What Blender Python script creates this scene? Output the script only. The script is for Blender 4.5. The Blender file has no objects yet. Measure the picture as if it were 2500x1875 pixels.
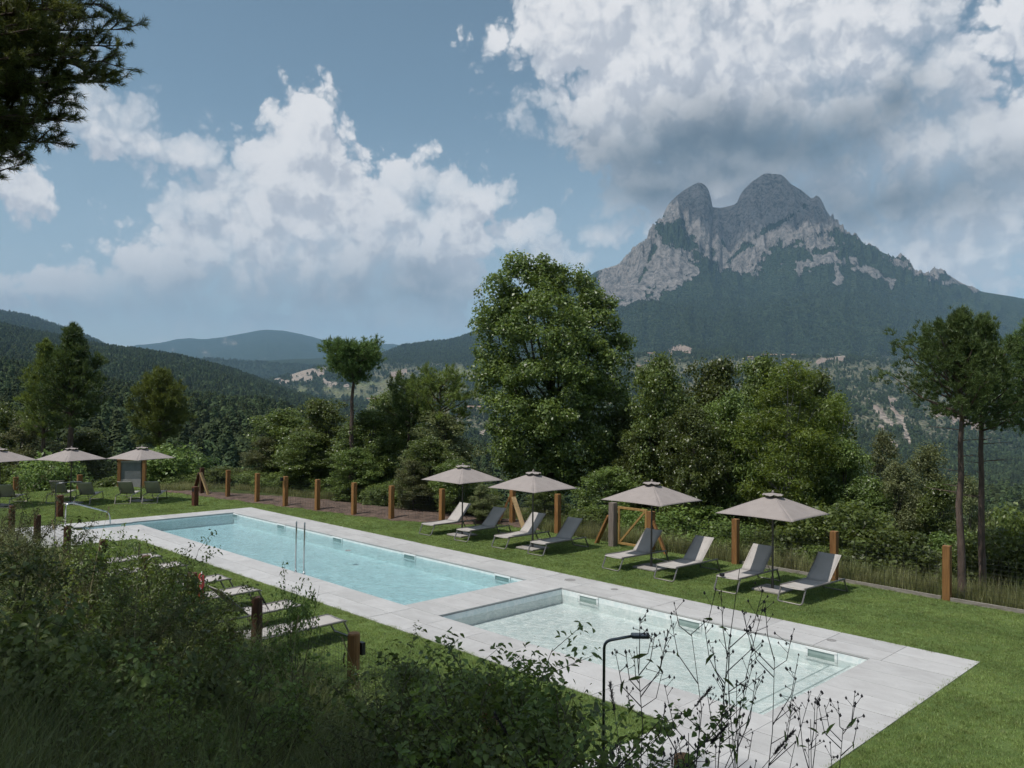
import bpy, math, random
import numpy as np
from mathutils import Vector, Matrix
R=math.radians
sc=bpy.context.scene; col=sc.collection
# ------------------------------------------------------------------ camera
H=4.5; F=1993.07; PITCH=R(1.1868); ROLL=R(0.6095); YAW=R(45.4687)
RT=np.array([math.cos(YAW),math.sin(YAW),0.]); FWH=np.array([-math.sin(YAW),math.cos(YAW),0.])
FW=FWH*math.cos(PITCH)+np.array([0,0,math.sin(PITCH)]); UP=np.cross(RT,FW)
R2=RT*math.cos(ROLL)+UP*math.sin(ROLL); U2=-RT*math.sin(ROLL)+UP*math.cos(ROLL)
HZ=937.5+F*math.tan(PITCH)
cd=bpy.data.cameras.new('camera'); cam=bpy.data.objects.new('camera',cd); col.objects.link(cam)
cd.sensor_width=36; cd.lens=36*F/2500; cd.clip_start=.05; cd.clip_end=60000
cam.matrix_world=Matrix(((R2[0],U2[0],-FW[0],0),(R2[1],U2[1],-FW[1],0),(R2[2],U2[2],-FW[2],H),(0,0,0,1)))
sc.camera=cam
sc.view_settings.view_transform='Standard'; sc.view_settings.look='None'; sc.view_settings.gamma=1
sc.view_settings.exposure=0.08; sc.view_settings.use_curve_mapping=False
# ------------------------------------------------------------------ sun
SUN_EL=R(62); SUN_H=np.array([-.31,-.95])
SUN=Vector((SUN_H[0]*math.cos(SUN_EL),SUN_H[1]*math.cos(SUN_EL),math.sin(SUN_EL))).normalized()
sl=bpy.data.lights.new('sun','SUN'); sl.energy=3.9; sl.angle=R(.53); sl.color=(1,.955,.89)
so=bpy.data.objects.new('sun',sl); col.objects.link(so); so.rotation_euler=SUN.to_track_quat('Z','Y').to_euler(); so.location=(0,-10,40)
# ------------------------------------------------------------------ sky with clouds (world shader, by direction)
wd=bpy.data.worlds.new('World'); sc.world=wd; wd.use_nodes=True; nt=wd.node_tree; nt.nodes.clear()
class NB:
    def __init__(s,nt): s.t=nt
    def n(s,ty,**k):
        x=s.t.nodes.new(ty)
        for a,b in k.items(): setattr(x,a,b)
        return x
    def put(s,node,i,v):
        if v is None: return
        if isinstance(v,(int,float,tuple,list)): node.inputs[i].default_value=v
        else: s.t.links.new(v,node.inputs[i])
    def m(s,op,a,b=None,c=None,clamp=False):
        x=s.n('ShaderNodeMath',operation=op,use_clamp=clamp)
        s.put(x,0,a); s.put(x,1,b); s.put(x,2,c); return x.outputs[0]
    def v(s,op,a,b=None,c=None,out=0):
        x=s.n('ShaderNodeVectorMath',operation=op); s.put(x,0,a); s.put(x,1,b)
        if c is not None: s.put(x,3 if op=='SCALE' else 2,c)
        return x.outputs[out]
    def mr(s,v,a,b,c=0.,d=1.,smooth=False):
        x=s.n('ShaderNodeMapRange'); x.interpolation_type='SMOOTHSTEP' if smooth else 'LINEAR'
        for i,q in enumerate((v,a,b,c,d)): s.put(x,i,q)
        return x.outputs[0]
    def noise(s,vec,scale,detail=4,rough=.55,out=0,dist=0.,dim='3D'):
        x=s.n('ShaderNodeTexNoise'); x.noise_dimensions=dim
        s.put(x,'Vector',vec); x.inputs['Scale'].default_value=scale; x.inputs['Detail'].default_value=detail
        x.inputs['Roughness'].default_value=rough; x.inputs['Distortion'].default_value=dist; return x.outputs[out]
    def mix(s,f,a,b):
        x=s.n('ShaderNodeMix',data_type='RGBA'); s.put(x,0,f); s.put(x,6,a); s.put(x,7,b); return x.outputs[2]
    def ramp(s,f,st):
        x=s.n('ShaderNodeValToRGB'); e=x.color_ramp.elements
        while len(e)<len(st): e.new(.5)
        for q,(p,c) in zip(e,st): q.position=p; q.color=tuple(c)+(1,) if len(c)==3 else c
        s.put(x,0,f); return x.outputs[0]
def azel(px,py):   # pixel of the 2212 wide picture -> azimuth, elevation
    x=px*1.1302; y=py*1.1302
    d=FW*F+R2*(x-1250)-U2*(y-937.5); d/=np.linalg.norm(d)
    return math.atan2(d@RT,d@FWH), math.asin(d[2])
CL=[(640,440,130,130),(560,560,190,80),(760,540,170,110),(900,560,130,110),(420,520,80,60),(960,640,70,50),(830,690,110,26),(560,685,150,26),(350,640,90,40),(640,250,40,40),(688,258,46,52),(655,305,70,72),(620,375,95,85),(690,360,52,72),(520,430,80,55),(440,450,60,40),(560,500,140,80),(380,500,60,48),(440,540,100,50),
 (700,470,90,90),(880,400,54,60),(835,455,85,80),(860,510,100,80),(975,415,36,40),(1045,428,42,36),(965,470,66,66),(1000,540,60,70),(762,372,28,26),(720,600,240,80),
 (300,575,50,26),(400,590,110,42),(560,620,110,42),(110,615,130,28),(70,655,55,14),(205,690,45,9),(330,655,60,16),(450,645,90,22),
 (190,230,75,48),(270,285,75,36),(345,310,60,28),(410,320,50,38),(355,278,28,18),(35,390,68,42),(20,60,95,50),(40,160,60,60),
 (1140,512,50,38),(1120,500,35,22),(1290,497,24,18),(1205,568,34,16),(910,690,85,28),(790,720,26,10),(700,690,200,20),(1160,565,60,40),
 (1260,40,150,110),(1400,130,200,120),(1620,60,270,130),(1850,90,190,130),(1480,260,190,90),(1260,240,80,50),(1330,310,90,60),(1370,400,70,80),(1430,460,80,50),
 (1750,280,330,110),(1980,170,110,80),(1980,320,150,100),(1600,370,260,75),(2140,280,70,60),(2190,370,110,130),(2000,440,260,80),(2080,560,220,55),(1850,560,80,50),
 (2200,95,40,60),(2190,20,40,25),(1560,180,300,120),(1110,245,22,14),(1090,85,30,16)]
CL_DARK=[(1440,330,170,62),(1620,310,240,70),(1790,290,150,60),(1400,410,110,50),(1560,390,160,40),(1900,435,230,42),(860,650,210,26),(500,676,200,14),
 (1960,240,40,40),(1700,420,120,25)]
def field_group(name,blobs,k):
    g=bpy.data.node_groups.new(name,'ShaderNodeTree')
    g.interface.new_socket('P',in_out='INPUT',socket_type='NodeSocketVector'); g.interface.new_socket('d',in_out='OUTPUT',socket_type='NodeSocketFloat')
    b=NB(g); gi=g.nodes.new('NodeGroupInput'); go=g.nodes.new('NodeGroupOutput'); acc=None
    for (cx,cy,rx,ry) in blobs:
        a,e=azel(cx,cy); ra=rx*1.1302/F*.93; re=ry*1.1302/F*.95; rm=min(ra,re)
        x=b.v('SUBTRACT',gi.outputs[0],(a,e,0)); x=b.v('MULTIPLY',x,(1/ra,1/re,0)); l=b.v('LENGTH',x,out=1)
        q=b.m('MULTIPLY_ADD',l,rm,-rm)
        acc=q if acc is None else b.m('SMOOTH_MIN',acc,q,k)
    g.links.new(acc,go.inputs[0]); return g
fg=field_group('cloud_shapes',CL,.012); fd=field_group('cloud_bases',CL_DARK,.02)
b=NB(nt)
tc=b.n('ShaderNodeTexCoord'); D=tc.outputs['Generated']
dr=b.v('DOT_PRODUCT',D,tuple(RT),out=1); df=b.v('DOT_PRODUCT',D,tuple(FWH),out=1)
az=b.m('ARCTAN2',dr,df); sep=b.n('ShaderNodeSeparateXYZ'); nt.links.new(D,sep.inputs[0]); el=b.m('ARCSINE',sep.outputs[2])
cx=b.n('ShaderNodeCombineXYZ'); nt.links.new(az,cx.inputs[0]); nt.links.new(el,cx.inputs[1]); P0=cx.outputs[0]
w1=b.v('SCALE',b.v('SUBTRACT',b.noise(P0,7,2,.6,out=1),(.5,.5,.5)),None,.04)
w2=b.v('SCALE',b.v('SUBTRACT',b.noise(P0,30,4,.62,out=1),(.5,.5,.5)),None,.024)
Wp=b.v('ADD',w1,w2)
# elsewhere on the sky the same kind of cloud, thrown by noise
far=b.mr(b.m('ABSOLUTE',az),.66,.85,0,1,True); far2=b.mr(el,.56,.75,0,1,True); fa=b.m('MAXIMUM',far,far2)
gen=b.m('MULTIPLY',b.m('SUBTRACT',.53,b.noise(D,3.2,3,.55)),.9)
def density(P):
    Pw=b.v('ADD',P,Wp)
    g=b.n('ShaderNodeGroup',node_tree=fg); nt.links.new(Pw,g.inputs[0]); sd=g.outputs[0]
    vo=b.n('ShaderNodeTexVoronoi',feature='F1',voronoi_dimensions='2D'); vo.inputs['Scale'].default_value=26; vo.inputs['Detail'].default_value=2.5; vo.inputs['Roughness'].default_value=.55; vo.inputs['Lacunarity'].default_value=2.3
    nt.links.new(Pw,vo.inputs['Vector'])
    bil=b.m('SUBTRACT',.62,vo.outputs['Distance'])
    sdx=b.n('ShaderNodeMix',data_type='FLOAT'); b.put(sdx,0,fa); b.put(sdx,2,sd); b.put(sdx,3,gen)
    return b.m('ADD',b.m('SMOOTH_MIN',b.m('MULTIPLY',sdx.outputs[0],-1.),.032,.02),b.m('MULTIPLY_ADD',bil,.036,.021))
d0=density(P0)
d1=density(b.v('ADD',P0,(-.013,.026,0)))
alpha=b.mr(d0,-.004,.016,0,1,True)
soft=b.mr(b.noise(P0,5,2,.5),.42,.6,0,1,True)
alpha2=b.mr(d0,-.004,.055,0,1,True)
am=b.n('ShaderNodeMix',data_type='FLOAT'); b.put(am,0,b.m('MULTIPLY',soft,.8)); b.put(am,2,alpha); b.put(am,3,alpha2)
alpha=b.m('MULTIPLY',am.outputs[0],b.mr(el,.05,.14,.6,1.,True))
mist=b.m('MULTIPLY',b.mr(el,.05,.36,1,0,True),b.mr(b.noise(P0,4,4,.6),.3,.65,.2,.6))
lit=b.mr(b.m('SUBTRACT',d0,d1),-.02,.024,0,1,True)
gd=b.n('ShaderNodeGroup',node_tree=fd); nt.links.new(b.v('ADD',P0,b.v('SCALE',b.v('SUBTRACT',b.noise(P0,5,5,.6,out=1),(.5,.5,.5)),None,.12)),gd.inputs[0])
dk=b.mr(gd.outputs[0],.055,-.04,0,1,True)
soft3=b.noise(P0,10,5,.6)
lit=b.m('ADD',b.m('MULTIPLY',lit,.50),b.m('MULTIPLY_ADD',soft3,.42,.13))
thin=b.mr(d0,0,.09,1,.78)
lit=b.m('MULTIPLY',lit,thin)
cc=b.ramp(lit,[(.12,(.40,.445,.52)),(.36,(.56,.59,.65)),(.56,(.71,.725,.76)),(.78,(.84,.84,.855))])
cc=b.mix(b.m('MULTIPLY',dk,.93),cc,b.ramp(soft3,[(.3,(.06,.105,.15)),(.7,(.14,.20,.26))]))
cc=b.mix(b.mr(el,.04,.2,.45,0),cc,(.60,.68,.75,1))
alM=b.m('SUBTRACT',1.,b.m('MULTIPLY',b.m('SUBTRACT',1.,alpha),b.m('SUBTRACT',1.,mist)))
cc=b.mix(b.m('DIVIDE',alpha,b.m('MAXIMUM',alM,.001)),(.52,.62,.70,1),cc); alpha=alM
sky=b.n('ShaderNodeTexSky',sky_type='NISHITA'); sky.sun_disc=False; sky.sun_elevation=SUN_EL; sky.sun_rotation=math.atan2(SUN.x,SUN.y); sky.altitude=900; sky.air_density=1.0; sky.dust_density=.35; sky.ozone_density=1.0
hs=b.n('ShaderNodeHueSaturation'); hs.inputs['Saturation'].default_value=.86; hs.inputs['Value'].default_value=1.; hs.inputs['Hue'].default_value=.478; nt.links.new(sky.outputs[0],hs.inputs['Color'])
bg=b.n('ShaderNodeBackground'); nt.links.new(hs.outputs[0],bg.inputs[0]); bg.inputs[1].default_value=.1
bc=b.n('ShaderNodeBackground'); nt.links.new(cc,bc.inputs[0]); bc.inputs[1].default_value=1
ms=b.n('ShaderNodeMixShader'); nt.links.new(alpha,ms.inputs[0]); nt.links.new(bg.outputs[0],ms.inputs[1]); nt.links.new(bc.outputs[0],ms.inputs[2])
wo=b.n('ShaderNodeOutputWorld'); nt.links.new(ms.outputs[0],wo.inputs[0])
wd.cycles.sampling_method='MANUAL'; wd.cycles.sample_map_resolution=512
cy=sc.cycles; cy.max_bounces=7; cy.diffuse_bounces=3; cy.glossy_bounces=3; cy.transmission_bounces=4; cy.transparent_max_bounces=12; cy.volume_bounces=0
cy.use_adaptive_sampling=True; cy.adaptive_threshold=.02; cy.adaptive_min_samples=16; cy.use_denoising=True; cy.caustics_reflective=False; cy.caustics_refractive=False
# ------------------------------------------------------------------ helpers
def wpt(px,py,Y):            # photo pixel at forward distance Y -> world point
    d=FW*F+R2*(px-1250)-U2*(py-937.5); d=d/(d@FWH)*Y; return np.array([0,0,H])+d
def wground(px,py,z=0.):
    d=FW*F+R2*(px-1250)-U2*(py-937.5); return np.array([0,0,H])+d*((z-H)/d[2])
def fdist(x,y): return x*FWH[0]+y*FWH[1]
def pxof(x,y): return 1250+F*(x*RT[0]+y*RT[1])/max(.1,fdist(x,y))
def tag(o,label=None,cat=None,group=None,kind=None):
    if label: o['label']=label
    if cat: o['category']=cat
    if group: o['group']=group
    if kind: o['kind']=kind
    return o
def link(o,parent=None):
    col.objects.link(o)
    if parent is not None: o.parent=parent
    return o
def empty(name,loc,rz=0.,label=None,cat=None,group=None):
    o=bpy.data.objects.new(name,None); o.empty_display_size=.2; link(o); o.location=loc; o.rotation_euler=(0,0,rz); return tag(o,label,cat,group)
def mesh_np(name,V,Fc,mat=None,smooth=False,attrs=None):
    me=bpy.data.meshes.new(name); V=np.asarray(V,dtype=np.float32); n=len(V); Fc=np.asarray(Fc,dtype=np.int32); k=Fc.shape[1]
    me.vertices.add(n); me.vertices.foreach_set('co',V.ravel()); me.loops.add(Fc.size); me.loops.foreach_set('vertex_index',Fc.ravel())
    me.polygons.add(len(Fc)); me.polygons.foreach_set('loop_start',np.arange(0,Fc.size,k,dtype=np.int32))
    if smooth: me.polygons.foreach_set('use_smooth',np.ones(len(Fc),bool))
    if attrs:
        for a,v in attrs.items():
            at=me.attributes.new(a,'FLOAT','POINT'); at.data.foreach_set('value',np.asarray(v,dtype=np.float32).ravel())
    me.update(calc_edges=True)
    if mat: me.materials.append(mat)
    return me
def obj_np(name,V,Fc,mat,parent=None,smooth=False,attrs=None):
    return link(bpy.data.objects.new(name,mesh_np(name,V,Fc,mat,smooth,attrs)),parent)
class MB:
    def __init__(s): s.v=[]; s.f=[]
    def box(s,x0,x1,y0,y1,z0,z1):
        n=len(s.v); s.v+=[(x,y,z) for z in (z0,z1) for (x,y) in ((x0,y0),(x1,y0),(x1,y1),(x0,y1))]
        s.f+=[tuple(n+i for i in q) for q in ((3,2,1,0),(4,5,6,7),(0,1,5,4),(1,2,6,5),(2,3,7,6),(3,0,4,7))]; return s
    def beam(s,a,b_,w,h,up=(0,0,1)):     # box from a to b, w across, h thick
        a=Vector(a); b_=Vector(b_); d=(b_-a).normalized(); u=Vector(up)
        if abs(d.dot(u))>.99: u=Vector((0,1,0))
        r=d.cross(u).normalized(); u=r.cross(d).normalized(); n=len(s.v)
        for p in (a,b_):
            for i,j in ((-1,-1),(1,-1),(1,1),(-1,1)): s.v.append(tuple(p+r*(i*w/2)+u*(j*h/2)))
        s.f+=[tuple(n+i for i in q) for q in ((0,1,2,3),(7,6,5,4),(4,5,1,0),(5,6,2,1),(6,7,3,2),(7,4,0,3))]; return s
    def tube(s,pts,rad,seg=8,cap=True):
        pts=[Vector(p) for p in pts]; n0=len(s.v); rs=rad if hasattr(rad,'__len__') else [rad]*len(pts)
        t=(pts[1]-pts[0]).normalized(); u=t.orthogonal().normalized()
        for i,p in enumerate(pts):
            t=(pts[min(i+1,len(pts)-1)]-pts[max(i-1,0)]).normalized(); u=(u-t*u.dot(t)).normalized(); w=t.cross(u)
            for k in range(seg):
                a=2*math.pi*k/seg; s.v.append(tuple(p+(u*math.cos(a)+w*math.sin(a))*rs[i]))
        for i in range(len(pts)-1):
            for k in range(seg):
                a=n0+i*seg+k; c=n0+i*seg+(k+1)%seg; s.f.append((a,c,c+seg,a+seg))
        if cap: s.f.append(tuple(n0+k for k in range(seg))[::-1]); s.f.append(tuple(n0+(len(pts)-1)*seg+k for k in range(seg)))
        return s
    def mesh(s,name,mat,bev=0,smooth=False):
        me=bpy.data.meshes.new(name); me.from_pydata(s.v,[],s.f); me.materials.append(mat)
        if smooth: me.polygons.foreach_set('use_smooth',[True]*len(me.polygons))
        me.update(); return me
    def obj(s,name,mat,parent=None,bev=0,smooth=False,label=None):
        o=link(bpy.data.objects.new(name,s.mesh(name,mat,0,smooth)),parent)
        if bev: m=o.modifiers.new('bevel','BEVEL'); m.width=bev; m.segments=2; m.limit_method='ANGLE'
        if label: o['label']=label
        return o
def arc(pts,r=.05,n=4):      # round the corners of a polyline
    pts=[Vector(p) for p in pts]; out=[pts[0]]
    for i in range(1,len(pts)-1):
        a,p,c=pts[i-1],pts[i],pts[i+1]; d1=(a-p).normalized(); d2=(c-p).normalized(); q=min(r,(a-p).length*.45,(c-p).length*.45)
        for k in range(n+1):
            t=k/n; out.append((p+d1*q)*(1-t)**2+p*2*t*(1-t)+(p+d2*q)*t**2)
    out.append(pts[-1]); return out
def copy_tree(root,loc,rz=None,label=None,scale=None,name=None):
    r=root.copy(); col.objects.link(r); r.location=loc
    if rz is not None: r.rotation_euler=(0,0,rz)
    if scale is not None: r.scale=scale if hasattr(scale,'__len__') else (scale,)*3
    if label: r['label']=label
    for c in list(root.children):
        k=c.copy(); col.objects.link(k); k.parent=r
        for g in list(c.children):
            q=g.copy(); col.objects.link(q); q.parent=k
    return r
# value noise for the relief
def hsh(ix,iy,iz,seed):
    h=(ix.astype(np.int64)*374761393+iy.astype(np.int64)*668265263+iz.astype(np.int64)*2147483647+seed*144665)&0xffffffff
    h=((h^(h>>13))*1274126177)&0xffffffff; h^=h>>16; return (h&0xffff)/65535.
def vnoise(x,y,z=None,seed=0):
    if z is None: z=np.zeros_like(x)
    fx,fy,fz=np.floor(x),np.floor(y),np.floor(z); tx,ty,tz=x-fx,y-fy,z-fz
    tx=tx*tx*(3-2*tx); ty=ty*ty*(3-2*ty); tz=tz*tz*(3-2*tz); r=0
    for i in (0,1):
        for j in (0,1):
            for k in (0,1):
                r=r+hsh(fx+i,fy+j,fz+k,seed)*(tx if i else 1-tx)*(ty if j else 1-ty)*(tz if k else 1-tz)
    return r
def fbm(x,y,oct=5,seed=0,gain=.5,ridge=False):
    a=1.; s=0; t=0
    for o in range(oct):
        n=vnoise(x,y,None,seed+o*7); 
        if ridge: n=1-abs(2*n-1)
        s=s+a*n; t+=a; a*=gain; x=x*2.03+11.3; y=y*2.03+5.7
    return s/t
# ------------------------------------------------------------------ materials
def mat(name):
    m=bpy.data.materials.new(name); m.use_nodes=True; t=m.node_tree; bs=t.nodes['Principled BSDF']; return m,NB(t),bs
def bump(b_,bs,h,strength=.4,dist=.02):
    x=b_.n('ShaderNodeBump'); x.inputs['Strength'].default_value=strength; x.inputs['Distance'].default_value=dist; b_.put(x,'Height',h); b_.t.links.new(x.outputs[0],bs.inputs['Normal'])
def simple(name,c1,c2,scale=6,rough=.6,metal=0,bumps=.2,bd=.003,detail=5,stretch=None,rand=0,spec=.4):
    m,b_,bs=mat(name); tc=b_.n('ShaderNodeTexCoord'); v=tc.outputs['Object']
    if rand:
        oi=b_.n('ShaderNodeObjectInfo'); v=b_.v('ADD',v,b_.v('SCALE',(17.,31.,7.),None,oi.outputs['Random']))
    if stretch: v=b_.v('MULTIPLY',v,stretch)
    n=b_.noise(v,scale,detail,.6); c=b_.ramp(n,[(.3,c1),(.7,c2)])
    if rand:
        h=b_.n('ShaderNodeHueSaturation'); b_.put(h,'Color',c); b_.put(h,'Value',b_.mr(oi.outputs['Random'],0,1,1-rand,1+rand)); c=h.outputs[0]
    b_.put(bs,'Base Color',c); b_.put(bs,'Roughness',b_.mr(n,.3,.7,rough-.08,rough+.08)); bs.inputs['Metallic'].default_value=metal; bs.inputs['Specular IOR Level'].default_value=spec
    if bumps: bump(b_,bs,n,bumps,bd)
    return m
def leafmat(name,c1,c2,trans=.3,rough=.45,nscale=1.3,var=.35,spec=.35,tcol=None):
    m,b_,bs=mat(name); oi=b_.n('ShaderNodeObjectInfo'); geo=b_.n('ShaderNodeNewGeometry')
    n=b_.noise(geo.outputs['Position'],nscale,3,.6); n2=b_.noise(geo.outputs['Position'],11,2,.5)
    f=b_.m('ADD',b_.m('MULTIPLY',n,.55),b_.m('MULTIPLY',n2,.45)); c=b_.ramp(f,[(.36,c1),(.62,c2)])
    h=b_.n('ShaderNodeHueSaturation'); b_.put(h,'Color',c); b_.put(h,'Value',b_.m('MULTIPLY',b_.mr(oi.outputs['Random'],0,1,1-var,1+var),b_.mr(geo.outputs['Random Per Island'],0,1,.7,1.35))); b_.put(h,'Hue',b_.mr(oi.outputs['Random'],0,1,.485,.51)); c=h.outputs[0]
    b_.put(bs,'Base Color',c); bs.inputs['Roughness'].default_value=rough; bs.inputs['Specular IOR Level'].default_value=spec
    if trans:
        tr=b_.n('ShaderNodeBsdfTranslucent'); h2=b_.n('ShaderNodeHueSaturation'); b_.put(h2,'Color',c); h2.inputs['Value'].default_value=1.7; h2.inputs['Saturation'].default_value=1.15; h2.inputs['Hue'].default_value=.485; b_.put(tr,'Color',h2.outputs[0])
        mx=b_.n('ShaderNodeMixShader'); mx.inputs[0].default_value=trans; out=b_.t.nodes['Material Output']
        b_.t.links.new(bs.outputs[0],mx.inputs[1]); b_.t.links.new(tr.outputs[0],mx.inputs[2]); b_.t.links.new(mx.outputs[0],out.inputs[0])
    return m
M={}
M['oak']=leafmat('oak_leaf',(.06,.092,.026),(.15,.20,.055),rough=.4,spec=.5)
M['ash']=leafmat('ash_leaf',(.085,.135,.028),(.18,.25,.055),.35)
M['olive']=leafmat('olive_leaf',(.08,.098,.04),(.16,.175,.078))
M['shrub']=leafmat('shrub_leaf',(.07,.11,.032),(.16,.215,.06),.35,nscale=.8)
M['bright']=leafmat('bright_leaf',(.09,.135,.042),(.17,.225,.075),.35)
M['pine']=leafmat('pine_needle',(.05,.082,.028),(.115,.165,.052),.2,.5)
M['pine2']=leafmat('pine_needle_light',(.08,.11,.032),(.16,.20,.06),.3,.5)
M['far']=leafmat('far_foliage',(.03,.05,.023),(.075,.10,.04),0,.8,nscale=.03,var=.45,spec=.1)
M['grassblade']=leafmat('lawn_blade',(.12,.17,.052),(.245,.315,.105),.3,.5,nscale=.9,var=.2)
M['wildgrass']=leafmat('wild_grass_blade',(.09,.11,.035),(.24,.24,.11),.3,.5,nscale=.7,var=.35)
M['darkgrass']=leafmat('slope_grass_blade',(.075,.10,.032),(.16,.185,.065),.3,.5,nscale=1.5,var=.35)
M['seed']=simple('seed_head',(.035,.028,.03),(.06,.05,.045),30,.8)
M['straw']=simple('straw',(.25,.2,.1),(.38,.31,.17),20,.7)
M['bark']=simple('pine_bark',(.045,.032,.026),(.15,.105,.085),9,.85,bumps=.9,bd=.03,stretch=(1,1,.3))
M['bark2']=simple('broadleaf_bark',(.05,.045,.04),(.12,.105,.09),8,.85,bumps=.6,bd=.02,stretch=(1,1,.3))
M['birch']=simple('pale_bark',(.12,.11,.10),(.36,.33,.29),12,.8,bumps=.5,stretch=(1,1,.5))
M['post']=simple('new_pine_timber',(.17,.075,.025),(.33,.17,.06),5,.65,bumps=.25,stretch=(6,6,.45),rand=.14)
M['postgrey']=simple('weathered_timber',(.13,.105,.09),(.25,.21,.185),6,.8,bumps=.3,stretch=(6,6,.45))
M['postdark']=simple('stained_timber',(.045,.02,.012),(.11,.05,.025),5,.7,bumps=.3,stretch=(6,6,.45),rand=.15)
M['palewood']=simple('pale_timber',(.34,.23,.11),(.52,.36,.19),5,.7,bumps=.25,stretch=(6,6,.45))
M['corten']=simple('rusted_steel',(.06,.022,.012),(.14,.052,.024),7,.8,bumps=.2)
M['wire']=simple('fence_wire',(.06,.07,.065),(.09,.1,.095),5,.5,.6,bumps=0)
M['frame']=simple('lounger_frame',(.22,.20,.185),(.26,.24,.225),4,.38,.55,bumps=0)
M['frame_dark']=simple('pole_paint',(.085,.075,.07),(.11,.10,.093),4,.4,.3,bumps=0)
M['steel']=simple('brushed_steel',(.48,.49,.5),(.6,.61,.62),10,.22,1.,bumps=0)
M['darksteel']=simple('dark_steel',(.12,.13,.14),(.2,.21,.22),10,.3,.9,bumps=0)
M['red']=simple('lifebuoy_plastic',(.38,.025,.025),(.5,.05,.04),5,.4,bumps=0)
M['twig']=simple('green_brown_twig',(.07,.065,.035),(.12,.11,.06),9,.8,bumps=0)
M['white']=simple('white_plastic',(.80,.83,.83),(.86,.88,.87),5,.4,bumps=0)
M['black']=simple('black_plastic',(.012,.013,.016),(.02,.022,.028),5,.4,bumps=0)
M['slabbase']=simple('parasol_base_stone',(.27,.25,.235),(.36,.335,.315),9,.75,bumps=.2)
M['gatewood']=simple('honey_timber',(.26,.15,.05),(.40,.25,.09),5,.65,bumps=.2,stretch=(6,6,.45))
M['kerb']=simple('grey_board',(.17,.15,.13),(.33,.30,.27),4,.85,bumps=.3,stretch=(1,8,8))
M['soil']=simple('bare_soil',(.05,.033,.025),(.16,.11,.085),3.5,.95,bumps=1,bd=.06,detail=12)
def fabric(name,c,w=260):
    m,b_,bs=mat(name); tc=b_.n('ShaderNodeTexCoord'); wv=b_.n('ShaderNodeTexWave'); wv.inputs['Scale'].default_value=w; b_.put(wv,'Vector',tc.outputs['Object'])
    n=b_.noise(tc.outputs['Object'],3,4); h=b_.n('ShaderNodeHueSaturation'); h.inputs['Color'].default_value=c+(1,); b_.put(h,'Value',b_.m('ADD',b_.mr(n,.3,.7,.9,1.06),b_.m('MULTIPLY',wv.outputs[1],.06)))
    b_.put(bs,'Base Color',h.outputs[0]); bs.inputs['Roughness'].default_value=.85; bs.inputs['Specular IOR Level'].default_value=.2; bump(b_,bs,n,.15,.02); return m
M['sling']=fabric('sling_fabric',(.40,.375,.355)); M['canopy']=fabric('parasol_fabric',(.30,.265,.25)); M['slingback']=fabric('sling_underside',(.22,.20,.17))
# tiles: concrete-look porcelain, each with its own tone
m,b_,bs=mat('porcelain_tile'); oi=b_.n('ShaderNodeObjectInfo'); tc=b_.n('ShaderNodeTexCoord'); v=b_.v('ADD',tc.outputs['Object'],b_.v('SCALE',(23.,41.,9.),None,oi.outputs['Random']))
n1=b_.noise(b_.v('MULTIPLY',v,(1,1.9,1)),1.7,6,.62,dist=.7); n2=b_.noise(v,26,5,.7)
c=b_.ramp(b_.m('ADD',b_.m('MULTIPLY',n1,.75),b_.m('MULTIPLY',n2,.25)),[(.34,(.395,.385,.38)),(.52,(.445,.44,.435)),(.68,(.50,.495,.49))])
h=b_.n('ShaderNodeHueSaturation'); b_.put(h,'Color',c); b_.put(h,'Value',b_.mr(oi.outputs['Random'],0,1,.92,1.05)); b_.put(bs,'Base Color',h.outputs[0]); bs.inputs['Roughness'].default_value=.6; bs.inputs['Specular IOR Level'].default_value=.3; bump(b_,bs,n2,.1,.003); M['tile']=m
M['grout']=simple('grout',(.20,.195,.19),(.28,.27,.265),12,.9)
def caustic_liner(name,ca,cb):  # liner mottle, with the water's light network painted in as paler lines
    m,b_,bs=mat(name); tc=b_.n('ShaderNodeTexCoord'); v=tc.outputs['Object']
    n=b_.noise(v,5,6,.65,dist=.6); vo=b_.n('ShaderNodeTexVoronoi'); vo.feature='DISTANCE_TO_EDGE'; b_.put(vo,'Vector',b_.v('ADD',v,b_.v('SCALE',b_.noise(v,3,3,.6,out=1),None,.35))); vo.inputs['Scale'].default_value=5.5
    c=b_.ramp(b_.m('ADD',b_.m('MULTIPLY',n,.7),b_.mr(vo.outputs[0],0,.16,.22,0)),[(.32,ca),(.62,cb)]); b_.put(bs,'Base Color',c); bs.inputs['Roughness'].default_value=.5; return m
M['liner']=caustic_liner('pool_liner',(.70,.77,.77),(.86,.88,.87)); 
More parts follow.
